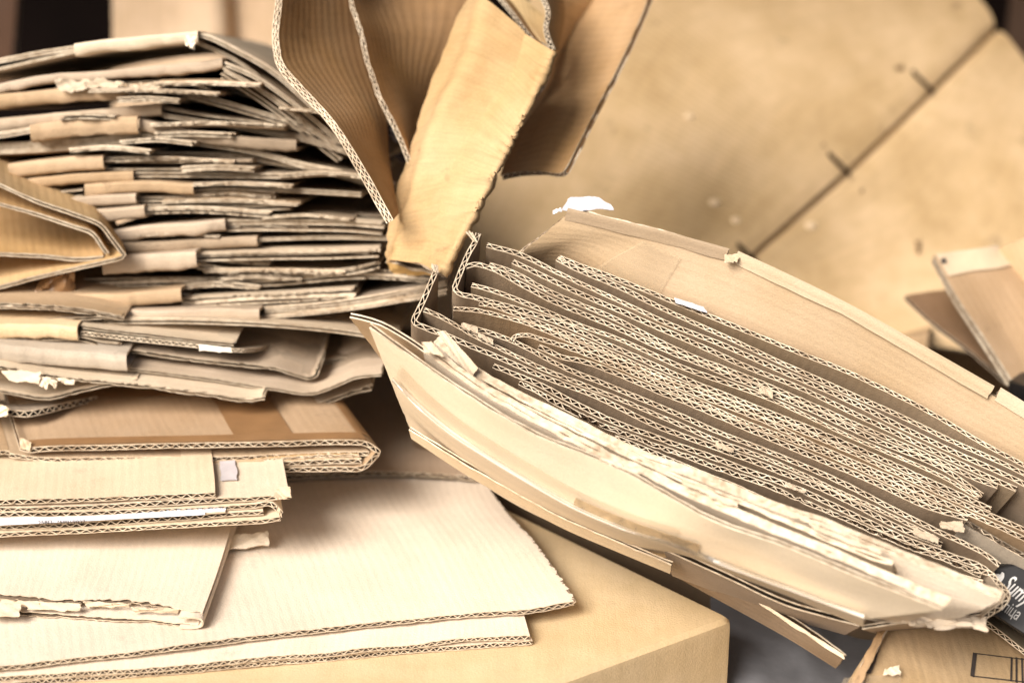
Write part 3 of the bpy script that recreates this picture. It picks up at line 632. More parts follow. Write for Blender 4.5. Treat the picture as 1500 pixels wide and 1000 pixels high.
rowb([(752, 381), (800, 404), (900, 452), (1000, 496), (1120, 546), (1250, 605), (1380, 664), (1452, 700), (1489, 716)], g3, 'fourth fluted board from the back, starting short at left, blunt right end', off=-.002)
rowb([(717, 386), (740, 393), (800, 425), (900, 467), (1000, 514), (1120, 561), (1260, 623), (1380, 676), (1440, 704), (1462, 712)], g1, 'thin looped fluted board starting just below the third board corner', th=.003)
rowb([(683, 390), (695, 387), (715, 391), (760, 413), (800, 434), (900, 477), (1000, 523), (1120, 570), (1260, 632), (1380, 686), (1440, 724)], g2, 'fluted board whose left end turns into the tall upright wall')
rowb([(691, 417), (720, 425), (780, 448), (850, 476), (900, 493), (1000, 537), (1120, 580), (1260, 644), (1380, 698), (1434, 729)], g3, 'board starting in the gap right of the upright wall, faint creases on its face')
rowb([(701, 341), (697, 352), (686, 372), (676, 396), (670, 412), (667, 423), (672, 428), (690, 433), (740, 446), (800, 466), (900, 509), (1000, 552), (1120, 600), (1260, 659), (1380, 712), (1452, 745)], g2, 'board bent into a tall upright wall with frayed top at its left end', crush=.1)
rowb([(702, 443), (720, 446), (760, 460), (800, 475), (900, 518), (1000, 560), (1120, 609), (1260, 668), (1380, 722), (1500, 776), (1640, 850)], g4, 'orange tinged crushed board with a rounded left tip', pitch=.0053)
rowb([(664, 451), (690, 453), (740, 465), (800, 484), (900, 527), (1000, 569), (1120, 618), (1260, 680), (1380, 733), (1500, 788), (1640, 860)], g4, 'warm tan board with torn left corner over a wide grey face')
rowb([(748, 498), (754, 491), (768, 489), (800, 498), (850, 514), (900, 535), (1000, 578), (1120, 627), (1240, 677), (1380, 742)], g4, 'hooked brown board, its left tip rounded and curling down', pitch=.0053, off=.001)
rowb([(789, 507), (800, 511), (822, 522), (850, 528), (896, 544), (960, 569), (1008, 588), (1120, 637), (1240, 688), (1300, 713), (1360, 740), (1418, 759)], g1, 'wavy board with a broad plain grey face beneath it across the middle', off=.002)
rowb([(1414, 764), (1440, 779), (1500, 812), (1640, 890)], (.55, .47, .37), 'short light grey board at the right edge above the black carton', L=.042, jag=(.002, 0, 0, 0))
rowb([(677, 475), (718, 488), (766, 508), (800, 526), (848, 548), (880, 560), (960, 592), (1040, 628), (1120, 659), (1240, 711), (1310, 748), (1360, 772), (1417, 798), (1440, 810), (1464, 828)], g2, 'board directly in front of the broad grey face, torn tuft at left')
rowb([(621, 453), (640, 461), (672, 478), (702, 495), (750, 517), (800, 540), (864, 567), (928, 592), (992, 618), (1048, 643), (1120, 669), (1240, 722), (1324, 762), (1376, 789)], g2, 'dark board starting inside the front left corner wall', th=.0032)
rowb([(639, 396), (630, 416), (618, 442), (609, 460), (605, 469), (608, 474), (620, 479), (654, 490), (694, 505), (750, 529), (800, 551), (864, 577), (912, 598), (960, 619), (1048, 655), (1120, 680), (1180, 704), (1240, 733), (1324, 773), (1380, 797)], g2, 'board bent upward at its left end to form the front corner wall', crush=.1)
rowb([(723, 534), (790, 563), (840, 589), (896, 614), (944, 633), (1000, 654), (1048, 670), (1096, 688), (1144, 707), (1180, 722), (1240, 750), (1320, 786), (1400, 815), (1440, 830), (1454, 842)], g2, 'dark fluted board in front of the scored dark grey strip')
rowb([(760, 560), (840, 600), (896, 626), (950, 648), (1000, 667), (1048, 685), (1096, 701), (1180, 734), (1240, 760), (1320, 796), (1400, 825), (1438, 842)], g2, 'crumpled fluted board second behind the cream front flaps', jag=(.003, 0, 0, 0))
rowb([(900, 640), (980, 670), (1040, 696), (1086, 715), (1160, 750), (1240, 784), (1340, 822), (1400, 840), (1440, 852)], g2, 'fluted board peeping over the rounded cream front flap')
# frayed fibres on the two upright walls, crushed bits along the rows
def bit(x0, y0, x1, y1, h, seed, par, col=(.46, .37, .27), off=.003, amp=.0012, name='torn_edge', rag=.0015):
    return scrap(name, [PB(x0, y0, off), PB(x1, y1, off), PB(x1, y1 + h, off + .0005), PB(x0, y0 + h, off + .0005)], parent=par, color=col, seed=seed, amp=amp, rag=rag, t=.0005, n=(16, 6))
boards = [o for o in bpy.data.objects if o.get('group') == G_B]
def byl(s_): return [o for o in boards if s_ in o['label']][0]
wl_ = byl('front corner wall'); up = byl('frayed top')
wl_ = [o for o in boards if 'form the front corner' in o['label']][0]
bit(632, 386, 642, 389, 11, 3, wl_)
for i, (x, y) in enumerate(((682, 340), (686, 339), (690, 341))):
    scrap('frayed_strip', [PB(x, y, .006), PB(x + 2, y - 1, .006), PB(x + 14 - i * 2, y + 14, .002), PB(x + 12 - i * 2, y + 14, .002)], parent=up, color=(.7, .6, .45), seed=100 + i, amp=.0004, rag=.0002, t=.0005, n=(3, 6))
bit(676, 472, 700, 480, 8, 5, byl('torn tuft')); bit(700, 486, 722, 497, 7, 6, byl('torn tuft'))
for (x0, y0, x1, y1, h, l_, sd_) in ((1112, 566, 1132, 574, 9, 'faint creases', 31), (1048, 646, 1075, 656, 8, 'starting inside', 32), 
                                (1376, 765, 1412, 772, 8, 'torn left corner', 35), (1338, 772, 1374, 786, 10, 'starting inside', 36), 
                                (1378, 764, 1410, 762, 9, 'wavy board', 38), (1150, 705, 1180, 718, 5, 'dark fluted board in front', 40)):
    bit(x0, y0, x1, y1, h, sd_, byl(l_))

# tall tan back flap (flutes along its length)
def OffP(x, y, off): return PB(x, y, off)
top = [(827, 316, .035), (900, 333, .037), (980, 352, .04), (1072, 377, .042), (1150, 412, .042), (1240, 456, .042), (1340, 512, .04), (1455, 578, .037), (1540, 628, .035), (1660, 700, .035)]
ml = [(768, 371), (820, 367), (930, 410), (1060, 461), (1140, 493), (1236, 532), (1345, 590), (1470, 655), (1560, 706), (1670, 770)]
rows = []
for (x, y, o_), (mx_, my_) in zip(top, ml):
    a = PB(x, y, o_ - .023); b_ = PB(mx_, my_ - 7, -.005); rows.append([a, a * .5 + b_ * .5, b_, b_ + BV * .08, b_ + BV * .2])
bf = Board('tall_cardboard_sheet', rows, th=.0036, color=(.45, .335, .215), pitch=.0058, ustep=.0007, nv=44, wob=.0006, jag=(.001, 0, 0, 0))
bf.tag('tall tan board rising behind the bundle with a bright folded top edge', 'cardboard sheet')
# its folded-over top rim
def rim(px0, offs, name, color, h=.008, th=.0022, back=.012, parent=None, lab=None):
    rows_ = []
    for (x, y), o_ in zip(px0, offs):
        a = PB(x, y, o_ - .023); upv = unit(UP + RT * .45)
        rows_.append([a - BV * -.003 - upv * .002, a - BV * -.001 + upv * .0002, a + upv * .0022 - BV * .001, a + upv * .0034, a + upv * .0038 + BV * .003, a + upv * .003 + BV * .010])
    b = Board(name, rows_, th=th, color=color, flutes=False, ustep=.0012, parent=parent, wob=.0006, jag=(.001, .001, .001, 0), liner=.0008)
    return b
rim([(1076, 377), (1150, 411), (1240, 455), (1340, 511), (1452, 576)], [.045, .0455, .0455, .0435, .0405], 'fold', (.52, .41, .28), parent=bf.o)
rim([(828, 314), (900, 331), (980, 350), (1066, 374)], [.038, .040, .043, .045], 'top_layer', (.36, .27, .18), parent=bf.o)
rim([(1460, 577), (1540, 626), (1640, 690)], [.040, .038, .038], 'top_layer', (.54, .42, .29), parent=bf.o)
rows2 = []
for (x, y, o_) in ((834, 305, .030), (900, 322, .032), (980, 342, .035), (1060, 369, .037)):
    a = PB(x, y, o_ - .023); rows2.append([a, a + BV * .01, a + BV * .022])
bf2 = Board('cardboard_sheet', rows2, th=.0032, color=(.46, .36, .25), flutes=False, nv=20, wob=.0006, liner=.001, jag=(.001, .001, .002, 0))
bf2.tag('thin grey brown sheet directly behind the tall tan flap, under the white paper', 'cardboard sheet')
wp = scrap('white_paper', [PB(834, 290, .003), PB(876, 288, .001), PB(900, 306, .006), PB(822, 308, .012)], M_WHITE, None, (1, 1, 1), seed=7, amp=.001, rag=.002, t=.0004, n=(24, 8))
tag(wp, 'torn white paper on top of the tall tan flap', 'paper')
bit(810, 308, 822, 304, 5, 8, bf.o, (.8, .8, .85), .012)
jt = scrap('torn_edge', [PB(1060, 374, .023), PB(1084, 372, .024), PB(1080, 384, .025), PB(1062, 383, .025)], parent=bf.o, color=(.52, .41, .28), seed=15, amp=.001, rag=.002)
wp2 = scrap('white_paper', [PB(988, 436, .002), PB(1030, 450, .002), PB(1036, 458, .004), PB(990, 443, .004)], M_WHITE, None, (1, 1, 1), seed=17, amp=.0003, rag=.0004)
tag(wp2, 'slim white paper sliver wedged between back flap and rearmost board', 'paper')
bf.patch('tape', .02, .42, .13, .235, M_CLEAR, -1 if normals(surf(bf.rows, np.linspace(0, 1, 5), np.array([0, .5, 1])))[1, 1] @ FW > 0 else 1, n=(24, 20), skew=.02)

# cream front panel and flaps
def flap(name, topl, botl, color, lab=None, th=.003, mat=None, parent=None, jag=(.001, .001, .0015, 0), cat='cardboard sheet', liner=.0009, extra=None, nv=60):
    rows_ = []
    for i in range(len(topl)):
        (x, y, o_), (x2, y2, o2) = topl[i], botl[i]
        a = PB(x, y, o_); b_ = PB(x2, y2, o2); r_ = [a, a * .75 + b_ * .25, a * .5 + b_ * .5, b_]
        rows_.append(r_)
    b = Board(name, rows_, th=th, color=color, flutes=False, nv=nv, ustep=.004, wob=.0007, jag=jag, liner=liner, mat=mat)
    if lab: b.tag(lab, cat)
    if parent: b.o.parent = parent
    return b
F1t = [(541, 475, .045), (600, 517, .047), (660, 558, .048), (730, 603, .05), (800, 640, .05), (870, 668, .052), (940, 701, .055), (1040, 757, .06), (1150, 797, .065), (1250, 838, .072), (1384, 890, .08)]
F1b = [(606, 634, -.04), (645, 660, -.04), (690, 692, -.04), (745, 728, -.038), (800, 757, -.036), (870, 785, -.034), (935, 808, -.03), (1010, 814, -.012), (1090, 845, -.006), (1170, 875, .002), (1268, 914, .01)]
F1m = [(575, 556, .003), (612, 594, .003), (655, 630, .003), (712, 668, .004), (775, 706, .005), (840, 742, .006), (905, 770, .009), (985, 797, .013), (1075, 832, .018), (1160, 863, .022), (1266, 903, .03)]
rows_ = []
for (x, y, o_), (xm, ym, om), (x2, y2, o2) in zip(F1t, F1m, F1b):
    a, m_, b_ = PB(x, y, o_), PB(xm, ym, om), PB(x2, y2, o2 - .035 * min(1, (1300 - x2) / 500))
    rows_.append([a, a * .66 + m_ * .34, a * .33 + m_ * .67, a * .04 + m_ * .96, m_, m_ * .94 + b_ * .06, m_ * .5 + b_ * .5, b_])
f1 = Board('flattened_box', rows_, th=.003, color=(.66, .555, .415), flutes=False, nv=60, ustep=.003, wob=.0004, jag=(.001, .001, .001, 0), liner=.0009, mat=M_SMOOTH)
f1.tag('smooth cream front panel of the bundle with tape along its lower half', 'flattened box')
F3t = [(623, 505, .040), (700, 561, .040), (780, 608, .041), (860, 650, .042), (935, 684, .045), (1035, 730, .05), (1130, 770, .055), (1245, 817, .06), (1345, 862, .068), (1392, 882, .073)]
F3b = [(640, 600, -.03), (700, 660, -.03), (780, 700, -.03), (860, 740, -.03), (935, 770, -.03), (1035, 805, -.02), (1120, 840, -.015), (1200, 870, -.01), (1280, 898, 0), (1330, 905, .01)]
f3 = flap('cardboard_sheet', F3t, F3b, (.64, .54, .42), 'cream flap with frayed rim between the front panel and the rounded flap', th=.0062, liner=.003, jag=(.001, .001, .003, 0))
F4t = [(640, 494, .020), (700, 545, .022), (760, 578, .024), (830, 612, .026), (900, 648, .028), (960, 674, .03), (1010, 690, .032), (1066, 712, .034), (1140, 742, .037), (1220, 768, .04), (1300, 802, .043), (1400, 842, .047), (1470, 872, .05)]
F4b = [(650, 590, -.05), (700, 640, -.05), (760, 680, -.05), (830, 710, -.05), (900, 745, -.05), (960, 770, -.05), (1010, 790, -.045), (1066, 815, -.04), (1110, 840, -.03), (1170, 870, -.02), (1230, 890, -.01), (1310, 908, 0), (1405, 898, .02)]
f4 = flap('cardboard_sheet', F4t, F4b, (.64, .545, .43), 'rounded cream flap leaning against the fluted edges, pointed at lower right', th=.0072, liner=.0035)
mid = [((a[0] + b_[0]) / 2 + 4, (a[1] + b_[1]) / 2 - 3, (a[2] + b_[2]) / 2) for a, b_ in zip(F3t[1:], F4t[1:10])]
f5 = flap('cardboard_sheet', [(x, y, o_) for x, y, o_ in mid], [(x + 15, y + 70, -.03) for x, y, o_ in mid], (.70, .59, .44), 'narrow ragged cream flap squeezed behind the frayed one', th=.003, liner=.0014, jag=(.001, .001, .004, 0), nv=40)
# torn tip
scrap('torn_edge', [PB(640, 486, .03), PB(652, 484, .03), PB(700, 540, .026), PB(690, 552, .026)], parent=f4.o, color=(.62, .50, .36), seed=19, amp=.001, rag=.001)
scrap('torn_edge', [PB(618, 500, .045), PB(632, 500, .045), PB(650, 522, .045), PB(622, 516, .045)], parent=f3.o, color=(.62, .50, .36), seed=20, amp=.001, rag=.001)
for i, (x0, y0, x1, y1, h) in enumerate(((1150, 742, 1200, 766, 8), (1190, 768, 1290, 806, 6), (1000, 700, 1080, 735, 8), (880, 668, 935, 690, 6))):
    bit(x0, y0, x1, y1, h, 50 + i, f3.o, (.62, .51, .38), .052, amp=.001, rag=.003)
# flared board tip behind the front panel, left
t0 = flap('cardboard_sheet', [(512, 460, .03), (548, 468, .03), (600, 496, .025), (660, 540, .02)], [(560, 520, -.03), (580, 540, -.03), (620, 560, -.03), (670, 590, -.03)], (.48, .35, .22), 'thin brown splayed tip poking left from behind the cream front panel', nv=12, cat='cardboard sheet')
# tape along the front
def tape_rows(pts, wpx): return [[(x + wpx * .25, y - wpx, o_), (x, y, o_)] for x, y, o_ in pts]
tl = []
for (x, y, o_) in F1m:
    # interpolate the panel's surface by its own grid
    tl.append((x, y))
us_ = np.linspace(0, 1, 60); vv_ = np.linspace(0, 1, 140)
SF = surf(f1.rows, us_, vv_); NF = normals(SF)
def proj(p): q = p - CAM; d_ = q @ FW; return np.stack((750 + (q @ RT) / d_ / KP, 500 - (q @ UP) / d_ / KP), -1)
PF = proj(SF)
sgn = 1 if (NF[70, 30] @ FW) < 0 else -1
def on_panel(x, y, lift=.0035):
    dd = ((PF - np.array((x, y))) ** 2).sum(-1); k = np.unravel_index(np.argmin(dd), dd.shape)
    n_ = NF[k] * sgn; p0 = SF[k] + n_ * lift; return PP(x, y, p0, n_)
def panel_strip(name, pts, wd, mat, lift, color=LT, t=.0003):
    rows_ = [[on_panel(x + wd * .3, y - wd, lift), on_panel(x + wd * .1, y - wd * .5, lift), on_panel(x, y, lift)] for x, y in pts]
    sv = surf(rows_, np.linspace(0, 1, 6), np.linspace(0, 1, 60)); mb = MB()
    mb.slab(sv, normals(sv), t, 0, 0, np.zeros(sv.shape[:2] + (2,)))
    return mb.build(name, [mat], f1.o, color)
panel_strip('tape', [(x + 6, y - 4) for x, y in tl[:8]], 17, M_CLEAR, .0026)
panel_strip('tape', [(840, 740), (900, 766), (960, 788), (1022, 808)], 11, M_TAN, .0032)
# highlight along the tape's raised ridge, painted as a pale strip
rg = [[on_panel(x + 1, y - 4 + q_, .0028), on_panel(x, y - 1, .0042), on_panel(x - .5, y + 2, .0030)] for (x, y), q_ in zip(tl, (0, 0, 0, .5, 1, 1.5, 2, 2, 2, 2, 2))]
sv = surf(rg, np.linspace(0, 1, 6), np.linspace(0, 1, 80)); mb = MB(); mb.slab(sv, normals(sv), .0003, 0, 0, np.zeros(sv.shape[:2] + (2,)))
M_HILITE = plain('painted tape highlight', (.72, .67, .60), .12, .9, .05, 50, .0002)
mb.build('tape', [M_HILITE], f1.o)
# pale lower strip boards under the panel
g5 = flap('cardboard_sheet', [(598, 626, -.035), (680, 676, -.036), (760, 722, -.036), (815, 752, -.035), (900, 790, -.03), (985, 826, -.02)], [(604, 640, -.045), (680, 690, -.05), (760, 735, -.05), (820, 768, -.05), (900, 803, -.045), (984, 838, -.035)], (.58, .46, .31), 'narrow pale board rim along the bottom of the cream front panel', th=.003, nv=30)
g6 = flap('cardboard_strip', [(975, 806, -.05), (1040, 842, -.045), (1110, 878, -.04), (1180, 920, -.03), (1238, 962, -.02)], [(985, 838, -.075), (1040, 868, -.07), (1110, 906, -.065), (1170, 940, -.05), (1228, 976, -.04)], (.25, .175, .11), 'brown strip hanging below the bundle with a pale pointed end', th=.0035, nv=24, mat=M_WORN)
scrap('torn_edge', [PB(1110, 878, -.036), PB(1236, 958, -.017), PB(1238, 966, -.017), PB(1114, 886, -.036)], parent=g6.o, color=(.72, .60, .44), seed=25, amp=.0008, rag=.002)
g7 = flap('cardboard_sheet', [(975, 800, -.02), (1060, 838, -.015), (1150, 880, -.005), (1262, 912, .0)], [(985, 838, -.06), (1060, 866, -.06), (1140, 896, -.05), (1240, 926, -.03)], (.36, .28, .21), 'dim board between front panel and hanging strip, below the tape', th=.004, nv=20)
# pointed right end: bent board closing the bundle and its torn bottom flap
re = Board('cardboard_sheet', [[PB(x, y, o_) for x, y, o_ in ((1428, 833, .004), (1450, 839, .006), (1461, 852, .012), (1474, 876, .02), (1466, 886, .018), (1452, 896, .012), (1440, 908, .006), (1436, 920, .004))],
                        [PB(x - 60, y + (10 if y < 890 else -12), -.08) for x, y in ((1428, 833), (1450, 839), (1461, 852), (1474, 876), (1466, 886), (1452, 896), (1440, 908), (1436, 920))]],
           th=.0036, color=(.52, .43, .33), pitch=.005, vst=np.array((0, .02, .1, .4, 1)), jag=(.001, 0, 0, 0), crush=.15)
re.tag('fluted board bent to a point closing the right end of the bundle', 'cardboard sheet')
bt = scrap('torn_board', [PB(1322, 908, .012), PB(1442, 905, .012), PB(1444, 922, .016), PB(1345, 915, .016)], M_PAPER, None, (.66, .55, .42), seed=27, amp=.002, rag=.004, t=.0022, n=(40, 8))
tag(bt, 'ragged whitish flap hanging under the pointed right end', 'torn flap')
uf = flap('cardboard_sheet', [(1260, 917, .002), (1320, 908, .002), (1380, 902, .003), (1440, 895, .004)], [(1290, 925, -.06), (1330, 920, -.06), (1380, 915, -.06), (1425, 910, -.06)], (.42, .34, .26), 'shaded greyish flap under the pointed right end of the bundle', th=.003, nv=12)

# ------------------------------------------------------------ big grubby carton behind
n_b = None
L1 = P(700, 420, 1.36); L2 = P(1420, -10, 1.62); L3 = P(1380, 520, 1.42)
nb = unit(np.cross(L2 - L1, L3 - L1)); nb = nb if nb @ FW < 0 else -nb
def PBk(x, y, lift=0): return PP(x, y, L1 + nb * lift, nb)
seam = [(1462, 38), (1390, 108), (1310, 186), (1240, 252), (1165, 318), (1090, 384), (990, 472)]
# carcass behind the two flaps
carc = [PBk(560, 480), PBk(860, -120), PBk(1390, -60), PBk(1640, 300), PBk(1640, 520), PBk(1320, 500)]
cv = [p - nb * .0075 for p in carc] + [p - nb * .30 for p in carc]
nn = len(carc)
cb = pymesh('carton', cv, [tuple(range(nn)), tuple(range(2 * nn - 1, nn - 1, -1))] + [(i, (i + 1) % nn, (i + 1) % nn + nn, i + nn) for i in range(nn)], M_WORN, None, (.22, .13, .06))
tag(cb, 'large grubby tan carton leaning behind, stapled seam across its face', 'carton')
def face_flap(name, A, B_, seedk):
    """flap between the seam line A and the outer line B_, slightly dented"""
    n1, n2 = 70, 60
    a = crom([PBk(x, y) for x, y in A], np.linspace(0, 1, n1)); b_ = crom([PBk(x, y) for x, y in B_], np.linspace(0, 1, n1))
    t = np.linspace(0, 1, n2)[:, None, None]; S = a[None] * (1 - t) + b_[None] * t
    tt = np.linspace(0, 1, n2)
    S = S - nb * (.005 * np.exp(-(tt / .03) ** 1.3))[:, None, None]
    U, V = np.meshgrid(np.linspace(0, 1, n1), tt)
    S = S + nb * (.0022 * vnoise(U * 5 + seedk, seedk) * vnoise(V * 5, seedk + 2))[..., None]
    mb = MB(); uvs = np.stack((U * .7, V * .5), 2)[..., ::-1]
    mb.slab(S, normals(S), .003, 0, 1, uvs); return mb.build(name, [M_GRUB, M_RIM], cb, (.56, .395, .215))
sa = [(x - 3.2, y - 3.2) for x, y in seam]; sb = [(x + 3.8, y + 3.8) for x, y in seam]
fa = face_flap('flap', sa, [(1390, -60), (1200, -80), (1020, -80), (860, -80), (700, 200), (560, 480)], 3)
fb = face_flap('flap', sb, [(1600, 220), (1620, 300), (1640, 400), (1600, 500), (1330, 505), (1100, 500)], 8)
# side wall of the carton beyond its lit edge
# staples across the seam, with dark marks beside
for i, (x, y) in enumerate(((1352, 123), (1229, 243), (1096, 376))):
    a = PBk(x - 16, y - 15, .004); b_ = PBk(x + 15, y + 15, .004)
    st_ = scrap('staple', [a, b_, b_ + nb * .001 + unit(UP) * .0034, a + nb * .001 + unit(UP) * .0034], M_RUST, cb, DK, t=.0024, amp=.0003, rag=.0003, n=(8, 3))
for i, (x, y, w_, h) in enumerate(((1318, 100, 14, 6), (1206, 213, 5, 4), (1262, 280, 5, 4), (1345, 362, 8, 18))):
    scrap('stain', [PBk(x - w_ / 2, y - h / 2, .0028), PBk(x + w_ / 2, y - h / 2 - 2, .0028), PBk(x + w_ / 2 - 2, y + h / 2, .0028), PBk(x - w_ / 2 + 2, y + h / 2, .0028)], M_WORN, cb, (.26, .17, .09), t=.0004, amp=.0002, rag=.003, seed=140 + i)
def dome(p, n_, r, h, mat, parent, color, name='dent'):
    t = unit(np.cross(n_, (0, 0, 1.0))); b_ = np.cross(n_, t); vs2 = []; fs = []
    for k in range(5):
        f = k / 4; rr = r * (1 - f); hh = h * (1 - (1 - f) ** 2) - .0004
        for q in range(14):
            a = q / 14 * 6.2832; vs2.append(p + t * rr * math.cos(a) + b_ * rr * .7 * math.sin(a) + n_ * hh)
    for k in range(4):
        for q in range(14): fs.append((k * 14 + q, k * 14 + (q + 1) % 14, (k + 1) * 14 + (q + 1) % 14, (k + 1) * 14 + q))
    return pymesh(name, vs2, fs, mat, parent, color, True)
for (x, y, r_) in ((1047, 296, .007), (1078, 322, .006), (1188, 330, .007), (1010, 170, .006)):
    dome(PBk(x, y, .0022), nb, r_ * .8, .0016, M_WORN, cb, (.74, .56, .35))

# ------------------------------------------------------------ hanging crumpled box, top centre
def quadrows(rows, sh=0.0): return [[P(p[0], p[1], p[2] + sh) for p in r] for r in rows]
ZC = (.32, .19, .088)
z1 = Board('torn_box', quadrows([
    [(412, -60, 1.16), (407, 0, 1.15), (405, 60, 1.14), (410, 92, 1.135), (440, 130, 1.13), (480, 172, 1.125), (505, 205, 1.12), (540, 265, 1.11), (571, 325, 1.10)],
    [(450, -60, 1.19), (450, 0, 1.19), (455, 60, 1.18), (465, 100, 1.17), (490, 140, 1.165), (515, 175, 1.155), (530, 215, 1.15), (552, 270, 1.135), (572, 322, 1.115)],
    [(520, -60, 1.25), (525, 0, 1.24), (535, 60, 1.23), (545, 110, 1.22), (556, 150, 1.21), (562, 180, 1.20), (566, 225, 1.19), (572, 275, 1.17), (578, 315, 1.14)]], -.07),
    th=.0052, color=ZC, pitch=.0062, nv=16, jag=(.0012, 0, 0, 0), wob=.0014, walls=2, liner=.0006, mat=M_RIB)
z1.tag('crumpled orange brown box flap with double fluted left edge, hanging at top centre', 'torn box')
zin = Board('inner_wall', quadrows([
    [(520, -60, 1.20), (512, 0, 1.19), (524, 40, 1.18), (540, 100, 1.175), (556, 145, 1.17), (580, 190, 1.165), (603, 238, 1.16)],
    [(560, -60, 1.24), (560, 0, 1.24), (575, 50, 1.23), (580, 100, 1.22), (590, 145, 1.21), (598, 180, 1.20), (606, 225, 1.19)],
    [(700, -60, 1.30), (690, 0, 1.28), (668, 60, 1.27), (645, 105, 1.26), (625, 150, 1.25), (612, 180, 1.23), (606, 215, 1.20)]], -.06),
    th=.0034, color=(.34, .20, .093), pitch=.006, nv=18, jag=(.003, 0, 0, 0), wob=.002, mat=M_RIB, parent=z1.o)
bl = scrap('plastic_scrap', [P(604, 165, 1.30), P(636, 105, 1.30), P(640, 130, 1.30), P(606, 205, 1.30)], M_BLUE, None, (1, 1, 1), seed=35, amp=.001)
tag(bl, 'dark blue plastic glimpsed in the gap of the crumpled hanging box', 'plastic scrap')
pl2 = scrap('plastic_scrap', [P(574, 188, 1.24), P(590, 185, 1.24), P(588, 205, 1.24), P(576, 206, 1.24)], M_WHITE, None, (1, 1, 1), seed=36, amp=.002)
tag(pl2, 'small white glint of paper in the dark gap of the hanging box', 'paper scrap')
# leaning folded carton with bright ridge
bd = 1.0
z3rows = [
    [(762, -60, 1.26), (735, -60, 1.17), (830, -30, 1.13), (850, -40, 1.13), (862, -40, 1.16)],
    [(688, 0, 1.24), (710, 0, 1.17), (770, 50, 1.105), (806, 74, 1.10), (812, 76, 1.14)],
    [(650, 85, 1.22), (690, 80, 1.15), (752, 108, 1.095), (780, 135, 1.095), (786, 140, 1.13)],
    [(616, 175, 1.20), (650, 160, 1.13), (708, 170, 1.085), (745, 205, 1.085), (750, 208, 1.12)],
    [(596, 245, 1.18), (620, 235, 1.12), (668, 235, 1.078), (721, 250, 1.08), (726, 254, 1.11)],
    [(578, 310, 1.155), (600, 300, 1.105), (650, 290, 1.07), (697, 298, 1.075), (703, 302, 1.10)],
    [(570, 350, 1.13), (590, 340, 1.09), (638, 335, 1.065), (672, 345, 1.07), (678, 350, 1.09)],
    [(567, 384, 1.11), (580, 382, 1.08), (612, 385, 1.06), (643, 402, 1.065), (650, 404, 1.085)],
]
z3rows = z3rows[1:]
z3rows.insert(0, [(712, -60, 1.26), (740, -60, 1.19), (795, -20, 1.125), (838, 0, 1.115), (845, 0, 1.15)])
def crumple(b_rows, n1, n2, amp, sd_):
    nr = []
    for q in b_rows:
        q = [np.array(x, float) for x in q]
        q[1][2] = q[2][2] + .004; q[0][2] = q[2][2] + .035; q[3][2] = q[2][2] - .024; q[4][2] = q[2][2] + .01
        nr.append([q[0], q[0] * .5 + q[1] * .5, q[1], q[1] * .5 + q[2] * .5, q[1] * .08 + q[2] * .92, q[2], q[2] * .92 + q[3] * .08, q[2] * .5 + q[3] * .5, q[3] * .92 + q[2] * .08, q[3], q[4]])
    S = surf(quadrows(nr, -.004), np.linspace(0, 1, n1), np.linspace(0, 1, n2)); N = normals(S)
    U, V = np.meshgrid(np.linspace(0, 1, n1), np.linspace(0, 1, n2))
    w_ = amp * (vnoise(V * 16 + U * 3, sd_) * .5 + vnoise(V * 37 + U * 5, sd_ + 1) * .30 + vnoise(U * 7 + V * 4, sd_ + 2) * .5)
    return S + N * w_[..., None], U, V
S, U, V = crumple(z3rows[1:], 90, 160, .0022, 5)
# sharpen the lit long ridge: washboard on the right strip
st_w = np.clip((U - .62) / .1, 0, 1)
S = S + normals(S) * (.0004 * np.sin(V * 140 + 5 * vnoise(U * 3 + V * 6, 4)) * (1 + vnoise(V * 9, 8)) * st_w)[..., None]
mb = MB(); mb.slab(S, normals(S), .0032, 0, 1, np.stack((V * .3, U * .15), 2))
z3 = mb.build('folded_carton', [M_WORN, M_RIM], None, (.45, .305, .155))
tag(z3, 'crumpled ochre folded carton leaning with a bright washboard ridge, top centre', 'folded carton')
fr_ = [z3rows[-1]]
bot = scrap('folded_end', [P(566, 383, 1.112), P(640, 403, 1.066), P(604, 402, 1.10), P(578, 400, 1.115)], parent=z3, color=(.50, .34, .16), seed=41, amp=.0015, rag=.001, t=.002)
# open end lips
lip = Board('open_lip', quadrows([[(724, -10, 1.155), (745, 14, 1.14), (768, 44, 1.12), (790, 70, 1.105)], [(745, -30, 1.20), (765, 0, 1.19), (785, 30, 1.18), (800, 55, 1.16)]]), th=.003, color=(.30, .18, .08), nv=6, parent=z3, mat=M_WORN)
lip2 = Board('open_lip', quadrows([[(788, -10, 1.12), (797, 20, 1.11), (794, 40, 1.105), (800, 62, 1.10), (806, 76, 1.10)], [(820, -20, 1.18), (822, 20, 1.18), (818, 45, 1.17), (815, 60, 1.16), (812, 74, 1.14)]]), th=.004, color=(.40, .25, .12), nv=8, parent=z3, mat=M_WORN, wob=.002)
cr2 = Board('torn_liner', quadrows([[(735, -20, 1.17), (765, 0, 1.165), (795, 25, 1.16)], [(748, 10, 1.155), (770, 25, 1.15), (796, 45, 1.145)], [(790, 64, 1.12), (796, 66, 1.12), (803, 70, 1.12)]]), th=.0015, liner=.0006, color=(.55, .40, .21), flutes=False, parent=z3, mat=M_WORN, wob=.002)
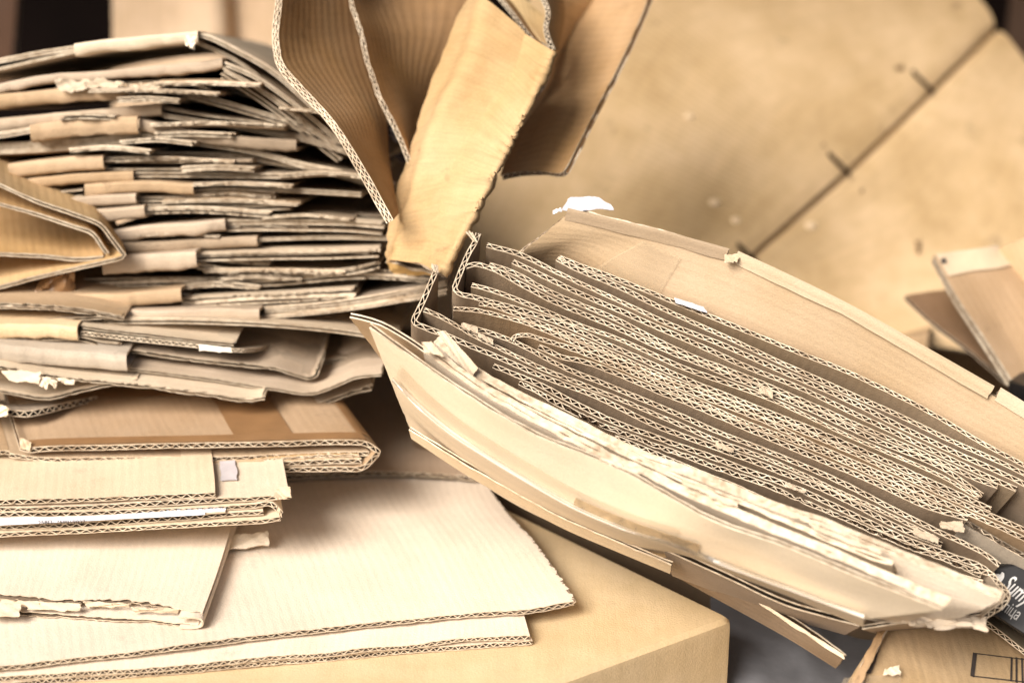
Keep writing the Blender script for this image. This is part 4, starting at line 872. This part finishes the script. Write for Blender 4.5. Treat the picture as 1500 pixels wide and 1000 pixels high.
# panels behind it to the right
z5 = Board('cardboard_sheet', quadrows([[(800, -60, 1.20), (806, 20, 1.17), (812, 60, 1.165), (800, 110, 1.16), (772, 160, 1.155), (745, 205, 1.15)],
                                       [(900, -60, 1.26), (880, 0, 1.24), (852, 50, 1.23), (815, 95, 1.20), (800, 150, 1.18), (765, 220, 1.165)]]), th=.0034, color=(.54, .37, .20), nv=24, mat=M_WORN, wob=.002)
z5.tag('wrinkled tan board wedged between leaning carton and right brown flap', 'cardboard sheet')
z6 = Board('cardboard_sheet', quadrows([[(735, 262, 1.235), (760, 256, 1.23), (790, 254, 1.225), (822, 254, 1.21), (828, 250, 1.205)],
                                       [(752, 215, 1.26), (780, 205, 1.255), (810, 190, 1.25), (845, 195, 1.235), (862, 190, 1.225)],
                                       [(800, 120, 1.30), (830, 120, 1.29), (860, 115, 1.28), (890, 110, 1.265), (905, 105, 1.255)],
                                       [(860, 20, 1.34), (880, 15, 1.33), (905, 12, 1.32), (935, 12, 1.30), (949, 8, 1.285)],
                                       [(900, -60, 1.38), (920, -60, 1.37), (940, -60, 1.36), (960, -60, 1.34), (972, -60, 1.33)]], -.11), th=.0042, color=(.42, .27, .14), nv=30, mat=M_RIB, wob=.002, ustep=.0008, jag=(.001, 0, 0, .002))
z6.tag('brown flap with dark ragged right edge hanging in front of the grubby carton', 'cardboard sheet')

# ------------------------------------------------------------ right edge flaps
v2 = Board('cardboard_sheet', quadrows([[(1366, 378, 1.22), (1410, 371, 1.225), (1445, 366, 1.23), (1456, 364, 1.235)], [(1400, 440, 1.20), (1440, 430, 1.21), (1480, 425, 1.215), (1500, 420, 1.22)],
                                       [(1440, 500, 1.19), (1480, 500, 1.2), (1520, 490, 1.2), (1545, 490, 1.2)], [(1480, 562, 1.18), (1500, 562, 1.185), (1530, 560, 1.19), (1560, 560, 1.19)]]),
           th=.007, color=(.36, .245, .145), nv=24, mat=M_WORN, flutes=False, liner=.0028, ustep=.004, jag=(.001, 0, 0, .0))
v2.tag('thick tan flap with dark speck and pale taped top, right edge of the view', 'cardboard sheet')
v2.patch('tape', .02, .98, .0, .17, plain('pale matte tape', (.55, .43, .30), .5, .4, .12, 60, .0001), -1 if (normals(surf(v2.rows, np.linspace(0, 1, 5), np.array([0, .5, 1])))[1, 2] @ FW) > 0 else 1, label='pale matte tape')
scrap('hole', [P(1378, 379, 1.212), P(1385, 377, 1.212), P(1386, 385, 1.211), P(1379, 386, 1.211)], M_PRINT, v2.o, DK, seed=3, amp=.0003, rag=.001)
v3 = Board('cardboard_sheet', quadrows([[(1456, 368, 1.235), (1500, 348, 1.21), (1560, 320, 1.2)], [(1490, 430, 1.23), (1530, 420, 1.21), (1580, 400, 1.2)], [(1530, 560, 1.21), (1560, 560, 1.2), (1600, 560, 1.2)]]), th=.004, color=(.50, .36, .21), nv=12, mat=M_WORN, flutes=False, ustep=.004)
v3.tag('creased pale board wing cut off by the upper right frame edge', 'cardboard sheet')
v1 = Board('cardboard_sheet', quadrows([[(1323, 435, 1.27), (1360, 428, 1.275), (1400, 424, 1.28), (1440, 420, 1.285)], [(1365, 475, 1.25), (1400, 470, 1.26), (1430, 465, 1.265), (1460, 460, 1.27)],
                                       [(1425, 520, 1.225), (1440, 515, 1.23), (1460, 510, 1.235), (1480, 510, 1.24)], [(1474, 562, 1.205), (1478, 560, 1.21), (1484, 560, 1.215), (1490, 560, 1.22)]]),
           th=.0035, color=(.19, .115, .065), nv=24, mat=M_WORN, flutes=False, ustep=.004, jag=(.001, 0, .001, 0))
v1.tag('darker brown pointed flap behind the thick tan one at the right', 'cardboard sheet')
bxr = prism('box', [P(1478, 556, 1.16), P(1540, 580, 1.10), P(1600, 540, 1.2), P(1530, 520, 1.25)], .08, M_BLACK, None, (.02, .02, .03), .002)
tag(bxr, 'dark blue black box corner under the thick tan flap at right', 'box')
vb = prism('carton', [P(1300, 500, 1.38), P(1362, 486, 1.36), P(1372, 470, 1.5), P(1310, 476, 1.52)], .4, M_WORN, None, (.42, .29, .17), .003)
tag(vb, 'small blurred tan carton corner beneath the grubby carton at right', 'carton')
dkc = prism('void_block', [P(1340, 505, 1.55), P(1620, 500, 1.55), P(1620, 440, 1.8), P(1340, 440, 1.8)], .6, M_VOID, None, DK, .003)  # near black block added where the gap is only dark void
tag(dkc, 'added black block filling the dark void beneath the grubby carton', 'void_block')

# ------------------------------------------------------------ top left background boards
tb = Board('cardboard_sheet', quadrows([[(164, -80, 1.62), (250, -80, 1.62), (322, -80, 1.61), (334, -80, 1.63), (430, -80, 1.6)], [(166, 140, 1.58), (250, 140, 1.58), (330, 140, 1.57), (342, 140, 1.59), (440, 140, 1.56)],
                                       [(170, 420, 1.52), (250, 420, 1.52), (330, 420, 1.52), (345, 420, 1.52), (440, 420, 1.5)]]), th=.006, color=(.56, .41, .27), nv=20, flutes=False, ustep=.005, mat=M_WORN)
tb.tag('plain tan board standing upright behind the top of the left pile', 'cardboard sheet')
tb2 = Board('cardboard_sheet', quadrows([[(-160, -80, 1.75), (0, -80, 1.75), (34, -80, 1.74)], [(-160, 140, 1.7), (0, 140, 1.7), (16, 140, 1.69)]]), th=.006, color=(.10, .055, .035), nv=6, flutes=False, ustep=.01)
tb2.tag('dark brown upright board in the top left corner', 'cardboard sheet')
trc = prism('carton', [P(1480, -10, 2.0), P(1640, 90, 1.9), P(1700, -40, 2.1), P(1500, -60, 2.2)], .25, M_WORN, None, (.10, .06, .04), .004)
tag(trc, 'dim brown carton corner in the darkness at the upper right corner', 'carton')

# ------------------------------------------------------------ bottom right: printed carton, black box, plastic
q1 = P(1240, 1000, .93); q2 = P(1300, 912, .985); q3 = P(1640, 900, 1.06); q4 = P(1640, 1030, .95)
nq = unit(np.cross(q1 - q2, q3 - q2)); nq = nq if nq[2] > 0 else -nq
def PQ(x, y, lift=0): return PP(x, y, q2 + nq * lift, nq)
pc = prism('carton', [PQ(1218, 1035), PQ(1300, 905), PQ(1560, 838), PQ(1700, 1060)], .0, M_WORN, None, (.46, .325, .185), .003, down=-nq * .12)
tag(pc, 'worn tan carton with a printed rectangle mark, bottom right corner', 'carton')
lp = scrap('torn_edge', [PQ(1246, 1002, .003), PQ(1292, 914, .003), PQ(1302, 914, .006), PQ(1262, 1002, .004)], parent=pc, color=(.45, .30, .17), seed=44, amp=.0012, rag=.002, t=.0015, n=(30, 5))
lp2 = scrap('edge_gap', [PQ(1268, 985, .0012), PQ(1296, 916, .0012), PQ(1300, 916, .0012), PQ(1276, 985, .0012)], M_PRINT, pc, DK, seed=45, amp=.0003, rag=.001, n=(20, 3))
scrap('tape', [PQ(1236, 992, .002), PQ(1320, 986, .002), PQ(1318, 1030, .002), PQ(1220, 1030, .002)], M_CLEAR, pc, OR, seed=46, amp=.0006, rag=.001)
scrap('torn_paper', [PQ(1296, 980, .003), PQ(1316, 974, .004), PQ(1320, 986, .004), PQ(1294, 988, .003)], None, pc, (.78, .68, .50), seed=47, amp=.001, rag=.002)
def pbar(x0, y0, x1, y1, wd, name='printed_mark'):
    a, b_ = PQ(x0, y0, .0006), PQ(x1, y1, .0006); t = unit(np.cross(nq, b_ - a)) * wd * KP * .5
    return pymesh(name, [a + t, b_ + t, b_ - t, a - t, a + t + nq * .0001, b_ + t + nq * .0001, b_ - t + nq * .0001, a - t + nq * .0001], [(3, 2, 1, 0), (4, 5, 6, 7), (0, 1, 5, 4), (1, 2, 6, 5), (2, 3, 7, 6), (3, 0, 4, 7)], M_PRINT, pc)
pm = [pbar(1426, 956, 1500, 965, 2), pbar(1422, 989, 1500, 998, 2), pbar(1428, 956, 1424, 990, 6), pbar(1482, 962, 1481, 997, 3), pbar(1489, 962, 1489, 999, 3), pbar(1497, 963, 1498, 1000, 3)]
# brown ribbed slat
sl2 = Board('cardboard_sheet', quadrows([[(1438, 908, 1.0), (1470, 932, .99), (1510, 964, .98), (1600, 1030, .96)], [(1450, 880, 1.04), (1480, 900, 1.03), (1510, 925, 1.02), (1600, 985, 1.0)]]), th=.003, color=(.36, .28, .19), nv=6, pitch=.0045)
sl2.tag('brown ribbed board slice between the black box and the printed carton', 'cardboard sheet')
# black box with white lettering
b1 = P(1455, 838, 1.03); xdn = unit(P(1640, 935, 1.0) - b1); 
m1, m2, m3, m4 = P(1420, 790, 1.06), P(1640, 820, 1.04), P(1640, 1000, .97), P(1450, 885, 1.005)
m4 = P(1470, 870, .968); nbk = unit(-FW * .85 + UP * .45 - RT * .1)
def PN(x, y, lift=0): return PP(x, y, m4 + nbk * lift, nbk)
tl_, tr_, br_, bl_ = PN(1430, 836), PN(1650, 792), PN(1640, 1020), PN(1440, 890)
bb = prism('black_box', [tl_, tr_, br_, bl_], 0, M_BLACK, None, (.02, .02, .02), .002, down=FW * .06)
tag(bb, 'glossy black printed box with pale lettering at the right edge', 'box')
xd = PN(1500, 880) - PN(1468, 858); yd = PN(1474, 842) - PN(1468, 858)
text('lettering', 'Sumy', PN(1466, 860), PN(1500, 885) - PN(1468, 860), PN(1478, 843) - PN(1466, 860), .0150, M_LETTER, bb, sx=.5, shear=.15, off=.0006, bold=.0002)
text('lettering', '\u043f\u0456\u0446\u0430', PN(1466, 893), PN(1500, 916) - PN(1466, 893), PN(1475, 877) - PN(1466, 893), .0095, M_LETTER, bb, sx=.55, off=.0006)
hp = [(1457, 852), (1456, 845), (1459, 840), (1463, 840), (1465, 841), (1468, 837), (1471, 839), (1471, 845), (1468, 850), (1463, 854)]
pymesh('heart_mark', [PN(x, y, .0008) for x, y in hp], [tuple(range(len(hp)))], M_LETTER, bb)
# grey plastic sheeting on a low crate below the bundle
gx = []
n1 = 40
aa = [P(1040, 860, 1.12), P(1320, 880, 1.12), P(1300, 1080, 1.0), P(1040, 1080, 1.0)]
gsc = scrap('plastic_sheet', aa, M_PLASTIC, None, (1, 1, 1), seed=55, amp=.006, rag=.004, t=.001, n=(50, 40))
tag(gsc, 'blurred dark grey crumpled plastic in the gap below the bundle', 'plastic sheet')
# supports: lower stack the bundle leans on
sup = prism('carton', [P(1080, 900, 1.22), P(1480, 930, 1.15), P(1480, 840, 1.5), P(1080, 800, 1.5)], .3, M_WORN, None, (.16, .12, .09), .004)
tag(sup, 'dim carton in the shadow under the hanging strip of the bundle', 'carton')
